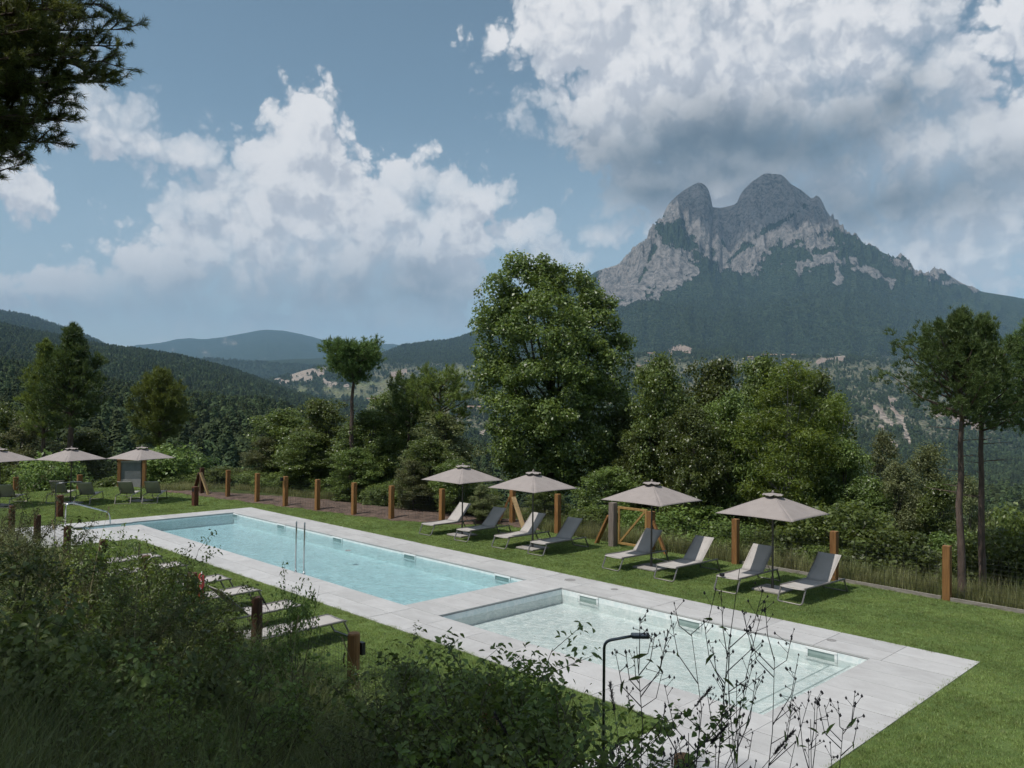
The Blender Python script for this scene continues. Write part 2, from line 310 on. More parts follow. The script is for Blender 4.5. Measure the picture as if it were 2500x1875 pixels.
def water(name,tint,sc_,st):
    m=bpy.data.materials.new(name); m.use_nodes=True; t=m.node_tree; t.nodes.clear(); b_=NB(t); tc=b_.n('ShaderNodeTexCoord'); v=b_.v('MULTIPLY',tc.outputs['Object'],(1.,1.,1))
    h=b_.m('ADD',b_.noise(v,sc_,5,.66,dist=1.1),b_.m('MULTIPLY',b_.noise(v,sc_*3.7,3,.6,dist=.5),.4)); bu=b_.n('ShaderNodeBump'); bu.inputs['Strength'].default_value=st; bu.inputs['Distance'].default_value=.05; b_.put(bu,'Height',h)
    tr=b_.n('ShaderNodeBsdfTransparent'); b_.put(tr,'Color',b_.mix(b_.mr(h,.5,.9,0,1),tuple(min(1,q*.84) for q in tint)+(1,),tuple(min(1,q*1.13) for q in tint)+(1,)))  # ripple light and dark painted into the tint by noise
    gl=b_.n('ShaderNodeBsdfGlossy'); gl.inputs['Roughness'].default_value=.06; b_.t.links.new(bu.outputs[0],gl.inputs['Normal']); fr=b_.n('ShaderNodeFresnel'); fr.inputs[0].default_value=1.33; b_.t.links.new(bu.outputs[0],fr.inputs['Normal'])
    mx=b_.n('ShaderNodeMixShader'); b_.put(mx,0,fr.outputs[0]); t.links.new(tr.outputs[0],mx.inputs[1]); t.links.new(gl.outputs[0],mx.inputs[2]); o=b_.n('ShaderNodeOutputMaterial'); t.links.new(mx.outputs[0],o.inputs[0]); return m
M['water1']=water('deep_pool_water',(.665,.85,.90),3.2,.6); M['water2']=water('shallow_pool_water',(.86,.925,.92),4.5,.6)
# ------------------------------------------------------------------ relief of the land
def near(x,y):
    n=fbm(x*.35+50,y*.35+50,4,3)-.5
    sl=np.clip(6.15-y,0,30); z=.475*sl+.0*x+n*.28*np.clip(sl,0,1.)
    z=np.where(sl>12,.475*12+(sl-12)*.15,z)
    fy=20.9-np.clip(-x-22,0,30)*.245              # the far fence
    d1=np.clip(y-fy-.5,0,None); d2=np.clip(-x-42,0,None); d3=np.clip(x-14,0,None)
    bed=(x<-21.5)&(y<fy+3.2)
    d1=np.where(x<-21.5,np.clip(d1-2.6,0,None),d1)
    z=z-.30*d1-.22*d2-.05*d3+n*.4*np.clip(d1+d2,0,1)
    hole=(x>-31.9)&(x<-4.1)&(y>9.3)&(y<16.4)
    return np.where(hole,-2.4,z-.03)
TAB={120:[(0,1219),(700,1230),(1250,1380),(2500,1480)],
300:[(0,1000),(300,1015),(600,1065),(900,1130),(1250,1180),(2500,1240)],
500:[(0,905),(270,950),(510,985),(640,1000),(730,1022),(900,1080),(1250,1130),(1700,1150),(2300,1190),(2500,1205)],
800:[(0,915),(270,955),(510,990),(640,1008),(730,1025),(900,1050),(1250,1100),(1700,1090),(2300,1180),(2500,1187)],
1200:[(0,860),(300,890),(500,930),(700,985),(900,1030),(1250,1060),(1500,1000),(1800,1000),(2100,1040),(2350,1100),(2500,1120)],
1800:[(0,791),(135,819),(226,842),(283,853),(362,861),(452,876),(542,904),(633,932),(700,955),(768,974),(850,990),(950,1000),(1250,970),(1500,930),(1800,920),(2100,950),(2500,1030)],
2400:[(0,800),(500,925),(700,975),(800,985),(950,972),(1100,945),(1250,925),(1400,888),(1549,866),(1700,864),(1798,864),(1997,872),(2056,873),(2196,893),(2300,925),(2500,980)],
3000:[(0,800),(600,945),(650,935),(735,906),(790,893),(850,898),(940,893),(1000,900),(1100,890),(1250,880),(1400,870),(1549,866),(1700,862),(1798,862),(2000,870),(2200,895),(2500,950)],
4200:[(0,763),(68,772),(135,795),(192,814),(240,835),(300,870),(600,930),(700,925),(850,905),(940,862),(983,842),(1050,836),(1150,831),(1250,810),(1350,790),(1450,765),(1500,750),(1600,730),(1700,725),(1760,728),(1850,720),(2000,715),(2200,750),(2400,790),(2500,810)],
4700:[(0,830),(800,900),(1000,865),(1250,790),(1400,715),(1450,700),(1490,688),(1520,645),(1555,610),(1580,585),(1612,556),(1640,558),(1680,592),(1730,636),(1762,668),(1800,638),(1870,600),(1950,570),(2000,560),(2050,575),(2100,612),(2180,650),(2300,700),(2500,760)],
5200:[(0,900),(900,880),(1100,830),(1250,770),(1370,700),(1395,690),(1440,672),(1458,661),(1503,648),(1560,612),(1600,570),(1616,541),(1621,520),(1633,497),(1650,480),(1672,463),(1695,450),(1706,446),(1720,450),(1729,461),(1736,482),(1740,505),(1757,508),(1785,502),(1799,497),(1805,480),(1814,465),(1836,443),(1865,424),(1877,423),(1898,425),(1910,427),(1932,450),(1960,466),(1983,486),(1994,475),(2006,488),(2017,514),(2034,537),(2062,565),(2090,588),(2136,610),(2175,624),(2187,638),(2215,650),(2260,669),(2277,667),(2300,661),(2322,675),(2350,692),(2396,712),(2500,727),(2700,745)],
5900:[(0,910),(1250,850),(2500,840)],
8000:[(0,915),(450,915),(500,912),(570,905),(650,887),(740,881),(830,892),(950,905),(1250,900),(2500,900)],
12000:[(0,900),(200,862),(260,850),(373,831),(452,822),(510,823),(587,811),(655,802),(700,805),(746,816),(813,831),(881,838),(960,838),(1017,845),(1100,850),(1300,850),(2500,850)],
15000:[(0,980),(2500,980)]}
RK=sorted(TAB)
def raydir(px,py):
    px=np.asarray(px,float)[...,None]-1250; py=np.asarray(py,float)[...,None]-937.5; d=FW*F+R2*px-U2*py; q=d@FWH; return (d@RT)/q,d[...,2]/q
TT={}
for k_ in RK:
    gx=np.arange(-1200,3800,6.); gy=np.interp(gx,[q[0] for q in TAB[k_]],[q[1] for q in TAB[k_]]); TT[k_]=raydir(gx,gy)
def tabz(ss,r,caz):       # ss: lateral tangent, range r, cos azimuth
    Z=np.array([H+np.interp(ss,TT[k][0],TT[k][1])*k for k in RK]); lr=np.log(np.clip(r*caz,RK[0],RK[-1])); lk=np.log(np.array(RK,float))
    idx=np.clip(np.searchsorted(lk,lr)-1,0,len(RK)-2); t=(lr-lk[idx])/(lk[idx+1]-lk[idx]); cols=np.arange(len(ss))
    return Z[idx,cols]*(1-t)+Z[idx+1,cols]*t
def land(x,y):
    x=np.asarray(x,float); y=np.asarray(y,float); r=np.hypot(x,y)+1e-6; X=x*RT[0]+y*RT[1]; Y=x*FWH[0]+y*FWH[1]; az=np.arctan2(X,Y); azc=np.clip(az,-.72,.72)
    px=1250+F*np.tan(azc); zt=tabz(np.tan(azc),r,np.cos(azc)); zn=near(x,y)
    amp=np.clip((r-90)/400,0,1)*np.minimum(.012*r,14)
    zt=zt+(fbm(x/170,y/170,5,11)-.5)*amp*1.6*np.where(np.abs(r*np.cos(azc)-5200)<120,.15,1)
    m=np.clip((r-5000)/400,0,1); zt=zt-(fbm(x/900,y/900,6,15,ridge=True)-.62)*0
    far=np.clip((r-6000)/1500,0,1); zt=zt-far*np.abs(fbm(x/1500,y/1500,5,19,ridge=True)-.8)*160*(1-np.clip((r*np.cos(azc)-9500)/2500,0,1)*.55)
    # gullies and ribs on the rock mountain
    rq=r*np.cos(azc); wm=np.clip((px-1420)/90,0,1)*np.clip((2430-px)/90,0.1,1)*np.clip((rq-4350)/300,0,1)*np.clip((5900-rq)/400,0,1); u=X/np.maximum(Y,1)*5000
    g=fbm(u/120,r/420,6,31,.58,True); g2=fbm(u/34,r/160,4,37,.6,True)
    zt=zt+wm*((g-.62)*105+(g2-.62)*34)*np.clip(1-np.abs(r*np.cos(azc)-5200)/120,0,1)*-.0+wm*((g-.62)*215+(g2-.6)*70)*np.clip(np.abs(r*np.cos(azc)-5200)/200,.03,1)
    ws=np.clip((px-1350)/150,0,1)*np.clip((rq-2500)/500,0,1)*np.clip((4900-rq)/500,0,1); zt=zt+ws*(fbm(u/300+3,r/1500,4,71,.5,True)-.6)*170
    w=np.clip((r-48)/70,0,1); w=w*w*(3-2*w)
    return zn*(1-w)+zt*w
def cover(x,y,z):      # 0..1 rock and field share at a place, from the picture's own layout of the slopes
    r=np.hypot(x,y); X=x*RT[0]+y*RT[1]; r=r*np.cos(np.clip(np.arctan2(X,x*FWH[0]+y*FWH[1]),-.72,.72)); Y=np.maximum(x*FWH[0]+y*FWH[1],1); dz=z-H; w_=np.maximum(x*FW[0]+y*FW[1]+dz*FW[2],1); px=1250+F*(x*R2[0]+y*R2[1]+dz*R2[2])/w_; py=937.5-F*(x*U2[0]+y*U2[1]+dz*U2[2])/w_
    wob=(fbm(px/26,py/15,5,51,.6)-.5); wob2=(fbm(px/9,py/6,4,57,.6)-.5)
    bx=[1380,1450,1500,1540,1600,1650,1700,1720,1760,1800,1850,1900,1950,2000,2100,2180,2260,2330,2400]; by=[690,772,752,742,715,690,668,650,672,662,655,640,610,585,590,612,660,680,700]
    lim=np.interp(px,bx,by); rock=1/(1+np.exp(-(lim-py+wob*110+wob2*50)/6))*(r>4150)*(r<5900)
    rock*=np.clip((px-1440)/40,0,1)*np.clip((2420-px)/60,0,1)
    def seg(ax,ay,bx_,by_,w):
        dx,dy=bx_-ax,by_-ay; t=np.clip(((px-ax)*dx+(py-ay)*dy)/(dx*dx+dy*dy),0,1); return np.clip(1.25-np.hypot(px-ax-t*dx,py-ay-t*dy)/w+wob*4+wob2*2,0,1)
    fo=np.zeros_like(px)
    for s_ in ((1612,562,1680,600,20),(1680,600,1745,660,22),(1745,665,1775,672,14),(1835,585,1900,545,7),(1900,545,1965,505,6),(1775,640,1835,590,8),(1880,630,1960,595,20),(1960,595,2040,570,18),(2040,570,2120,620,16),(1640,560,1660,545,9),(1740,620,1765,585,10),(1600,600,1560,690,5)): fo=np.maximum(fo,seg(*s_))
    rock=rock*(1-.93*fo)
    for s_ in ((1975,635,2050,628,20),(2040,640,2048,680,9),(1950,655,1975,660,12),(2110,650,2175,690,9),(1960,600,2030,588,20),(2080,640,2110,665,9),(2190,640,2240,668,8),(2300,663,2385,705,8),(1640,700,1700,665,9),(1730,560,1765,640,9),(1760,655,1800,600,5)): rock=np.maximum(rock,seg(*s_)*(r>4150)*(r<5900))
    fac=np.zeros_like(px)
    for s_ in ((2165,960,2215,1060,7),(2120,975,2190,1050,6),(2215,1060,2225,1090,4),(2150,1040,2185,1090,6),(2300,1005,2390,1035,12),(2330,1030,2400,1050,6)): fac=np.maximum(fac,seg(*s_)*(r>700)*(r<2600))
    for s_ in ((1640,855,1680,853,7),(1170,1062,1215,1050,10),(2000,880,2060,872,6)): fac=np.maximum(fac,seg(*s_)*(r>600)*(r<4200))
    for s_ in ((655,935,740,910,9),(740,910,800,900,9),(800,903,870,900,6),(700,930,760,920,6),(790,930,850,945,6),(660,945,700,950,7),(960,915,990,905,5)): fac=np.maximum(fac,seg(*s_)*(r>2300)*(r<4200))
    for s_,w_ in (((430,860),40),((510,870),60),((560,830),30),((640,880),25),((300,870),20)): fac=np.maximum(fac,np.clip(1-np.hypot((px-s_[0])/w_,(py-s_[1])/(w_*.6))+wob*3-.35,0,1)*(r>6500)*.5)
    fi=np.zeros_like(px)
    for s_ in ((740,952,800,955,10),(820,960,890,950,10),(870,940,960,935,7),(900,975,960,965,10),(980,945,1080,925,12),(1080,920,1160,900,9),(1050,960,1140,945,12),(900,1000,1000,985,10),(1520,910,1580,905,10),(1500,930,1560,925,10),(1850,915,1930,905,8)): fi=np.maximum(fi,seg(*s_)*(r>900)*(r<4200))
    fi=np.maximum(fi,seg(2400,1215,2500,1195,22)*(r>350)*(r<1000)); fi=np.maximum(fi,np.clip(fi,0,1))
    sc_=np.clip((px-1350)/150,0,1)*np.clip((py-860)/25,0,1)*np.clip((1120-py)/80,0,1)*(r>800)*(r<3200)*np.clip(.72+wob*2.8+wob2*1.6,0,1)
    sc_=np.maximum(sc_,np.clip((px-850)/80,0,1)*np.clip((1230-px)/60,0,1)*np.clip((py-880)/20,0,1)*(r>1200)*(r<3800)*np.clip(.7+wob*2.5,0,1))
    return rock,fac,np.clip(fi,0,1),np.clip(sc_,0,1)
azs=np.concatenate([np.linspace(-math.pi,-.80,70,endpoint=False),np.linspace(-.80,-.60,60,endpoint=False),np.linspace(-.60,.60,1150,endpoint=False),np.linspace(.60,.80,60,endpoint=False),np.linspace(.80,math.pi,70,endpoint=False)])
rs=np.concatenate([np.exp(np.linspace(math.log(.6),math.log(900),190,endpoint=False)),np.exp(np.linspace(math.log(900),math.log(4150),95,endpoint=False)),np.linspace(4150,5200,75,endpoint=False),np.linspace(5200,5400,12,endpoint=False),np.exp(np.linspace(math.log(5400),math.log(14800),42))])
def ring(i0,i1,name,mt,thin=1):
    A,Rr=np.meshgrid(azs[::thin],rs[i0:i1+1],indexing='ij'); na,nr=A.shape; Rr=Rr/np.cos(np.clip(A,-.72,.72))
    dx=np.sin(A)[...,None]*RT[:2]+np.cos(A)[...,None]*FWH[:2]; x=(dx[...,0]*Rr).ravel(); y=(dx[...,1]*Rr).ravel(); z=land(x,y)
    I=np.arange(na*nr).reshape(na,nr); J=np.roll(I,-1,0); f=np.stack([I[:,:-1],I[:,1:],J[:,1:],J[:,:-1]],-1).reshape(-1,4)
    rk,fa_,fi,sc_=cover(x,y,z)
    o=obj_np(name,np.stack([x,y,z],1),f[:,::-1],mt,None,True,dict(rock=rk,scree=fa_,field=fi,scrub=sc_)); return tag(o,kind='structure')
def terrain_mat(name,near_=False):
    m,b_,bs=mat(name); geo=b_.n('ShaderNodeNewGeometry'); P=geo.outputs['Position']
    def at(n):
        a=b_.n('ShaderNodeAttribute',attribute_name=n); return a.outputs['Fac']
    if near_:
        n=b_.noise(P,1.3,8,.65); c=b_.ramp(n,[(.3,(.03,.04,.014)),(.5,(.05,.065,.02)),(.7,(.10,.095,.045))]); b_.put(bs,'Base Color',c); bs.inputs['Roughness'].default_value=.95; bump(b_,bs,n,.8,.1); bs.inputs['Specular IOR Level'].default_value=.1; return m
    n1=b_.noise(P,.012,6,.6); n2=b_.noise(P,.09,4,.7)
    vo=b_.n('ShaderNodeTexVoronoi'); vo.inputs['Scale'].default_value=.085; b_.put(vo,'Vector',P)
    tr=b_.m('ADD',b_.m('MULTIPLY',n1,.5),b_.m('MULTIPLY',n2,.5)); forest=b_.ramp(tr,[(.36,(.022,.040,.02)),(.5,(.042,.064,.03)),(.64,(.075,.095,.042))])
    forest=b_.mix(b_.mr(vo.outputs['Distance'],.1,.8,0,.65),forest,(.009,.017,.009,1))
    Ps=b_.v('MULTIPLY',P,(.02,.02,.008)); r1=b_.noise(Ps,1.1,9,.68,dist=1.2); r2=b_.noise(P,.045,7,.7)
    rc=b_.ramp(b_.m('ADD',b_.m('MULTIPLY',r1,.55),b_.m('MULTIPLY',r2,.45)),[(.36,(.05,.06,.06)),(.45,(.20,.19,.18)),(.54,(.38,.345,.32)),(.7,(.54,.485,.45))])
    sc_=b_.ramp(n2,[(.35,(.27,.22,.18)),(.65,(.40,.345,.29))]); sc_=b_.mix(b_.mr(b_.noise(P,.004,2),.45,.6,0,1),sc_,(.30,.235,.195,1))
    wv=b_.n('ShaderNodeTexWave'); wv.bands_direction='Z'; wv.inputs['Scale'].default_value=.09; wv.inputs['Distortion'].default_value=3; b_.put(wv,'Vector',P)
    fi=b_.mix(b_.mr(wv.outputs[1],.1,.6,0,1),(.10,.12,.06,1),(.21,.20,.12,1)); fi=b_.mix(b_.mr(n1,.4,.6,0,.6),fi,(.13,.16,.06,1))
    sb=b_.mix(b_.mr(n2,.42,.6,0,1),(.06,.08,.04,1),(.25,.225,.155,1))
    c=b_.mix(at('scrub'),forest,sb); c=b_.mix(at('field'),c,fi); c=b_.mix(b_.mr(b_.m('ADD',at('scree'),b_.m('MULTIPLY',b_.m('SUBTRACT',n2,.5),2.4)),.4,.62),c,sc_)
    rm=b_.mr(b_.m('ADD',at('rock'),b_.m('MULTIPLY',b_.m('SUBTRACT',b_.noise(P,.03,6,.65),.5),1.2)),.42,.58); c=b_.mix(rm,c,rc)
    b_.put(bs,'Base Color',c); bs.inputs['Roughness'].default_value=.95; bs.inputs['Specular IOR Level'].default_value=.05
    hb=b_.n('ShaderNodeMix',data_type='FLOAT'); b_.put(hb,0,rm); b_.put(hb,2,b_.m('MULTIPLY',vo.outputs['Distance'],-.25)); b_.put(hb,3,b_.m('ADD',r1,b_.m('MULTIPLY',r2,.7)))
    bump(b_,bs,hb.outputs[0],1.,46); return m
MT=terrain_mat('hill_cover'); MN=terrain_mat('slope_soil',True)
i1=int(np.searchsorted(rs,110)); i2=int(np.searchsorted(rs,3600)); i3=int(np.searchsorted(rs,5900))
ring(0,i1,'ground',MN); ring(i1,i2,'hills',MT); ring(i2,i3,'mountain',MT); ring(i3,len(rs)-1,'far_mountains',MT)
# ------------------------------------------------------------------ air
HB=MB().box(-15500,15500,-15500,15500,-420,1560)
hm=bpy.data.materials.new('air'); hm.use_nodes=True; t=hm.node_tree; t.nodes.clear(); b_=NB(t); pv=b_.n('ShaderNodeVolumePrincipled'); pv.inputs['Color'].default_value=(.44,.72,1,1); pv.inputs['Density'].default_value=6.8e-5; pv.inputs['Anisotropy'].default_value=-.2
o_=b_.n('ShaderNodeOutputMaterial'); t.links.new(pv.outputs[0],o_.inputs['Volume'])
hz=HB.obj('haze',hm); tag(hz,kind='stuff')
# ------------------------------------------------------------------ lawn, soil bed, deck, pools
LAWN=[((-43,-31.47),(5.9,14.6)),((-31.47,-26.84),(5.9,6.93)),((-26.84,-6.62),(5.9,9.75)),((-6.62,-4.52),(5.9,6.03)),((-4.52,16),(5.9,20.7))]
def fence_y(x): return 20.7 if x>-19.5 else float(np.interp(x,[-48,-36.7,-25.1,-23.0,-21.2,-19.5],[14.2,16.3,18.45,19.25,20.85,20.7]))
lb=MB(); 
def quad(m_,pts,z=0.):
    n=len(m_.v); m_.v+=[(p[0],p[1],z) for p in pts]; m_.f.append(tuple(n+i for i in range(len(pts))))
for (xa,xb),(ya,yb) in LAWN: quad(lb,((xa,ya),(xb,ya),(xb,yb),(xa,yb)))
STRIP=[]
xs=[-43,-40,-36.7,-34,-31.47]
for a,c in zip(xs,xs[1:]): q=((a,14.6),(c,14.6),(c,fence_y(c)),(a,fence_y(a))); quad(lb,q); STRIP.append(q)
xs=[-31.47,-28,-25.1,-23.0,-21.2,-19.5,-15,-10,-4.52]
for a,c in zip(xs,xs[1:]): q=((a,15.97),(c,15.97),(c,fence_y(c)),(a,fence_y(a))); quad(lb,q); STRIP.append(q)
m,b_,bs=mat('lawn_ground'); tc=b_.n('ShaderNodeTexCoord'); n=b_.noise(tc.outputs['Object'],.45,7,.7); n2=b_.noise(tc.outputs['Object'],38,4,.7)
c=b_.ramp(b_.m('ADD',b_.m('MULTIPLY',n,.5),b_.m('MULTIPLY',n2,.5)),[(.34,(.055,.088,.025)),(.5,(.10,.15,.045)),(.6,(.15,.20,.065)),(.7,(.20,.20,.09))]); b_.put(bs,'Base Color',c); bs.inputs['Roughness'].default_value=.95; bs.inputs['Specular IOR Level'].default_value=.1; bump(b_,bs,n2,.9,.03); M['lawn']=m
lawn=tag(lb.obj('lawn',M['lawn']),kind='structure')
sb=MB(); xs=np.linspace(-40,-19.6,60); top=[]
V=[];Fq=[]
for i,x in enumerate(xs):
    y0=fence_y(x)-(.25 if x<-22 else .1)+.12*math.sin(x*3.1)+.1*math.sin(x*7.7); w=np.interp(x,[-40,-37,-33,-25,-21,-19.6],[.02,1.4,2.6,3.1,1.2,.02])
    for j in range(8):
        t=j/7; yy=y0+w*t; V.append((x,yy,.012+.10*math.sin(math.pi*min(1,t*1.1))*min(1,w)+.03*random.Random(i*9+j).random()*(j>0)))
for i in range(59):
    for j in range(7): a=i*8+j; Fq.append((a,a+8,a+9,a+1))
tag(obj_np('soil_bed',V,Fq,M['soil'],None,True),kind='structure')
# little stones on the soil
rg=random.Random(4); 
def boulder(r_,seed,flat=.6):
    q=random.Random(seed); bm_=MB(); n=7; rings=4; 
    for i in range(rings+1):
        th=math.pi*i/rings
        for k in range(n):
            a=2*math.pi*k/n; rr=r_*(1+.25*(q.random()-.5)); bm_.v.append((rr*math.sin(th)*math.cos(a),rr*math.sin(th)*math.sin(a),rr*flat*math.cos(th)))
    for i in range(rings):
        for k in range(n): a=i*n+k; c=i*n+(k+1)%n; bm_.f.append((a,a+n,c+n,c))
    return bm_
# deck
deck=tag(empty('pool_deck',(0,0,0)),kind='structure')
DECK=[((-31.5,-4.48),(14.77,16.0),(22,2)),((-29.7,-4.48),(9.72,10.94),(21,2)),((-31.5,-30.4),(9.72,10.94),(1,2)),((-31.5,-30.5),(10.94,14.77),(1,6)),((-14.4,-13.23),(10.94,14.77),(1,6)),((-5.89,-4.48),(10.94,14.77),(1,6)),
 ((-31.5,-30.4),(6.9,9.72),(1,5)),((-29.7,-26.8),(8.9,9.72),(2,1)),((-30.4,-26.8),(6.9,8.9),(3,3)),((-6.65,-4.48),(6.0,9.72),(2,6))]
tm={}
for (xa,xb),(ya,yb),(nx,ny) in DECK:
    w=(xb-xa)/nx; h_=(yb-ya)/ny; key=(round(w,3),round(h_,3))
    if key not in tm: tm[key]=MB().box(-w/2+.004,w/2-.004,-h_/2+.004,h_/2-.004,-.03,.0).mesh('tile',M['tile'])
    sub=MB().box(xa+.007,xb-.007,ya+.007,yb-.007,-.028,.006).obj('bedding',M['grout'],deck)
    for i in range(nx):
        for j in range(ny):
            o=bpy.data.objects.new('tile',tm[key]); link(o,deck); o.location=(xa+w*(i+.5),ya+h_*(j+.5),.014+rg.uniform(-.0015,.0015))
# pool shells
def shell(name,xa,xb,ya,yb,dep,steps=None,notch=None):
    t=.05; root=tag(empty(name,(0,0,0)),kind='structure'); zb=-dep
    mb=MB().box(xa-.02,xb+.02,ya-.02,yb+.02,zb-.15,zb); mb.obj('floor',M['liner'],root)
    zt=-.031
    MB().box(xa-t,xa,ya,yb,zb+.002,zt).obj('wall',M['liner'],root); MB().box(xb,xb+t,ya,yb,zb+.002,zt).obj('wall',M['liner'],root)
    MB().box(xa-t,xb+t,yb,yb+t,zb+.002,zt).obj('wall',M['liner'],root)
    if notch: MB().box(notch[1],xb+t,ya-t,ya,zb+.002,zt).obj('wall',M['liner'],root); MB().box(xa-t,notch[0],ya-t,ya,zb+.002,zt).obj('wall',M['liner'],root)
    else: MB().box(xa-t,xb+t,ya-t,ya,zb+.002,zt).obj('wall',M['liner'],root)
    return root
PX=.0
p1=shell('swimming_pool',-30.5,-14.4,10.94,14.77,.42,notch=(-30.4,-29.7))
p2_=shell('shallow_pool',-13.23,-5.89,10.94,14.77,.36)
# entry stair of the long pool
MB().box(-30.45,-30.4,8.9,10.89,-.42,-.031).obj('stair_wall',M['liner'],p1); MB().box(-29.7,-29.65,8.9,10.89,-.42,-.031).obj('stair_wall',M['liner'],p1); MB().box(-30.45,-29.65,8.85,8.9,-.42,-.031).obj('stair_wall',M['liner'],p1)
for k in range(5): MB().box(-30.399,-29.701,8.901+.36*k,8.901+.36*(k+1),-.6,-.2-.04*k).obj('step',M['liner'],p1)
MB().box(-30.399,-29.701,10.70,10.92,-.6,-.42).obj('step',M['liner'],p1)
# two low steps along the near end of the shallow pool
MB().box(-6.25,-5.892,10.942,14.768,-.36,-.2).obj('step',M['liner'],p2_); MB().box(-6.62,-6.252,10.942,14.768,-.36,-.28).obj('step',M['liner'],p2_)
MB().box(-13.0,-6.63,10.942,11.12,-.36,-.31).obj('step',M['liner'],p2_)
ed=MB()
for i in range(60): ed.box(-6.245,-6.215,11.0+i*.0625,11.04+i*.0625,-.199,-.195); ed.box(-6.62,-6.59,11.0+i*.0625,11.04+i*.0625,-.279,-.275)
M['lineredge']=simple('tread_mosaic',(.30,.37,.37),(.36,.43,.43),9,.5,bumps=0); ed.obj('tread_edge',M['lineredge'],p2_)
for nm,(xa,xb,ya,yb),mt,par in (('pool_water',(-30.498,-14.402,10.942,14.768),M['water1'],0),('shallow_pool_water',(-13.228,-5.892,10.942,14.768),M['water2'],0),('stair_water',(-30.398,-29.702,8.902,10.94),M['water1'],0)):
    w_=MB(); quad(w_,((xa,ya),(xb,ya),(xb,yb),(xa,yb)),-.15 if 'shallow' in nm else -.08); tag(w_.obj(nm,mt),kind='structure')
def on_wall(px,py):
    d=FW*F+R2*(px-1250)-U2*(py-937.5); t=14.77/d[1]; return d[0]*t
def skimmer(px,par,w=.56,h_=.17):
    x=on_wall(px,0) if False else None
M['flap']=simple('skimmer_mouth',(.26,.34,.32),(.32,.40,.38),5,.5,bumps=0)
sk=[(579,p1),(692,p1),(830,p1),(1006,p1),(1232,p1),(1441,p2_),(1687,p2_),(2008,p2_)]
for k,(px,par) in enumerate(sk):
    best=min(np.linspace(-31,-5,2000),key=lambda x:abs(pxof(x,14.77)-px)); x=best; w=.30; y0=14.77
    fr=MB(); z0,z1=(-.21,-.018) if par is p1 else (-.25,-.03)
    fr.box(x-w,x+w,y0-.022,y0-.002,z1-.04,z1); fr.box(x-w,x+w,y0-.022,y0-.002,z0,z0+.04); fr.box(x-w,x-w+.045,y0-.022,y0-.002,z0+.031,z1-.031); fr.box(x+w-.045,x+w,y0-.022,y0-.002,z0+.031,z1-.031)
    fo=fr.obj('skimmer',M['white'],par); MB().box(x-w+.03,x+w-.03,y0-.006,y0-.003,z0+.03,z1-.03).obj('flap',M['flap'],fo)
# deck fittings: floor lids and nozzles
for k,(px,py) in enumerate(((1392,1417),(1850,1515),(2030,1565),(1500,1440),(850,1345))):
    g=wground(px,py); fm=MB().tube([(0,0,.0155),(0,0,.018)],.09 if k else .14,20); o=fm.obj('floor_lid',M['grout']); o.location=(g[0],g[1],0); tag(o,('square lid pattern on the tiles between the two pools','round lid on the pale tiles beside the shallow pool middle','round lid on the tiles near the far corner of the shallow pool','round lid on the tiles right of the middle walkway','round lid on the tiles beside the long pool')[k],'lid')
# ------------------------------------------------------------------ loungers
def lounger(angle=42,label='',group='',fr='frame',cover_='sling'):
    t=empty('sun_lounger',(0,0,0),0,label,'sun lounger',group); W=.27; fm=M[fr]
    mb=MB(); n=10
    V=[];Q=[]
    for i in range(n+1):
        y=-.02+1.17*i/n; z=.365-.018*math.sin(math.pi*i/n)-(.02 if i==0 else 0)
        for x in (-.285,-.15,0,.15,.285): V.append((x,y,z-.012*math.cos(x/.285*math.pi/2)))
    for i in range(n):
        for j in range(4): a=i*5+j; Q.append((a,a+1,a+6,a+5))
    o=obj_np('seat',V,Q,M[cover_],t,True); s_=o.modifiers.new('thick','SOLIDIFY'); s_.thickness=.012
    V=[];Q=[]; ca,sa=math.cos(R(angle)),math.sin(R(angle)); L=.82
    for i in range(n+1):
        u=L*i/n; d=.012*math.sin(math.pi*i/n); y=1.15+u*ca+d*sa; z=.355+u*sa-d*ca
        for x in (-.285,-.15,0,.15,.285): V.append((x,y+.01*math.cos(x/.285*1.57)*sa,z-.01*math.cos(x/.285*1.57)*ca))
    for i in range(n):
        for j in range(4): a=i*5+j; Q.append((a,a+1,a+6,a+5))
    o=obj_np('backrest',V,Q,M[cover_],t,True); s_=o.modifiers.new('thick','SOLIDIFY'); s_.thickness=.012
    for sx in (-1,1):
        x=sx*.3
        MB().tube(arc([(x,.03,.355),(x,1.9,.335)],.02),.021,6).obj('side_rail',fm,t)
        MB().tube(arc([(x,.07,.345),(x*1.0,-.1,.02),(x*.55,-.1,.019)],.06,5),.019,6).obj('leg',fm,t)
        MB().tube(arc([(x,1.86,.33),(x,2.03,.02)],.05),.021,6).obj('leg',fm,t)
        MB().tube([(sx*.285,1.16,.345),(sx*.285,1.15+L*ca,.34+L*sa)],.011,6).obj('backrest_rail',fm,t)
    MB().tube([(-.17,-.1,.019),(.17,-.1,.019)],.019,6).obj('foot_bar',fm,t)
    MB().tube([(-.3,2.03,.02),(.3,2.03,.02)],.018,6).obj('rear_bar',fm,t); MB().tube([(-.3,.03,.335),(.3,.03,.335)],.016,6).obj('end_bar',fm,t)
    if angle>5:
        h_=.5*L; MB().tube([(-.2,1.15+h_*ca,.34+h_*sa),(-.2,1.15+h_*ca+.24,.33),(.2,1.15+h_*ca+.24,.33),(.2,1.15+h_*ca,.34+h_*sa)],.009,6).obj('backrest_strut',fm,t)
    return t
G1='sun loungers on the lawn along the far fence'
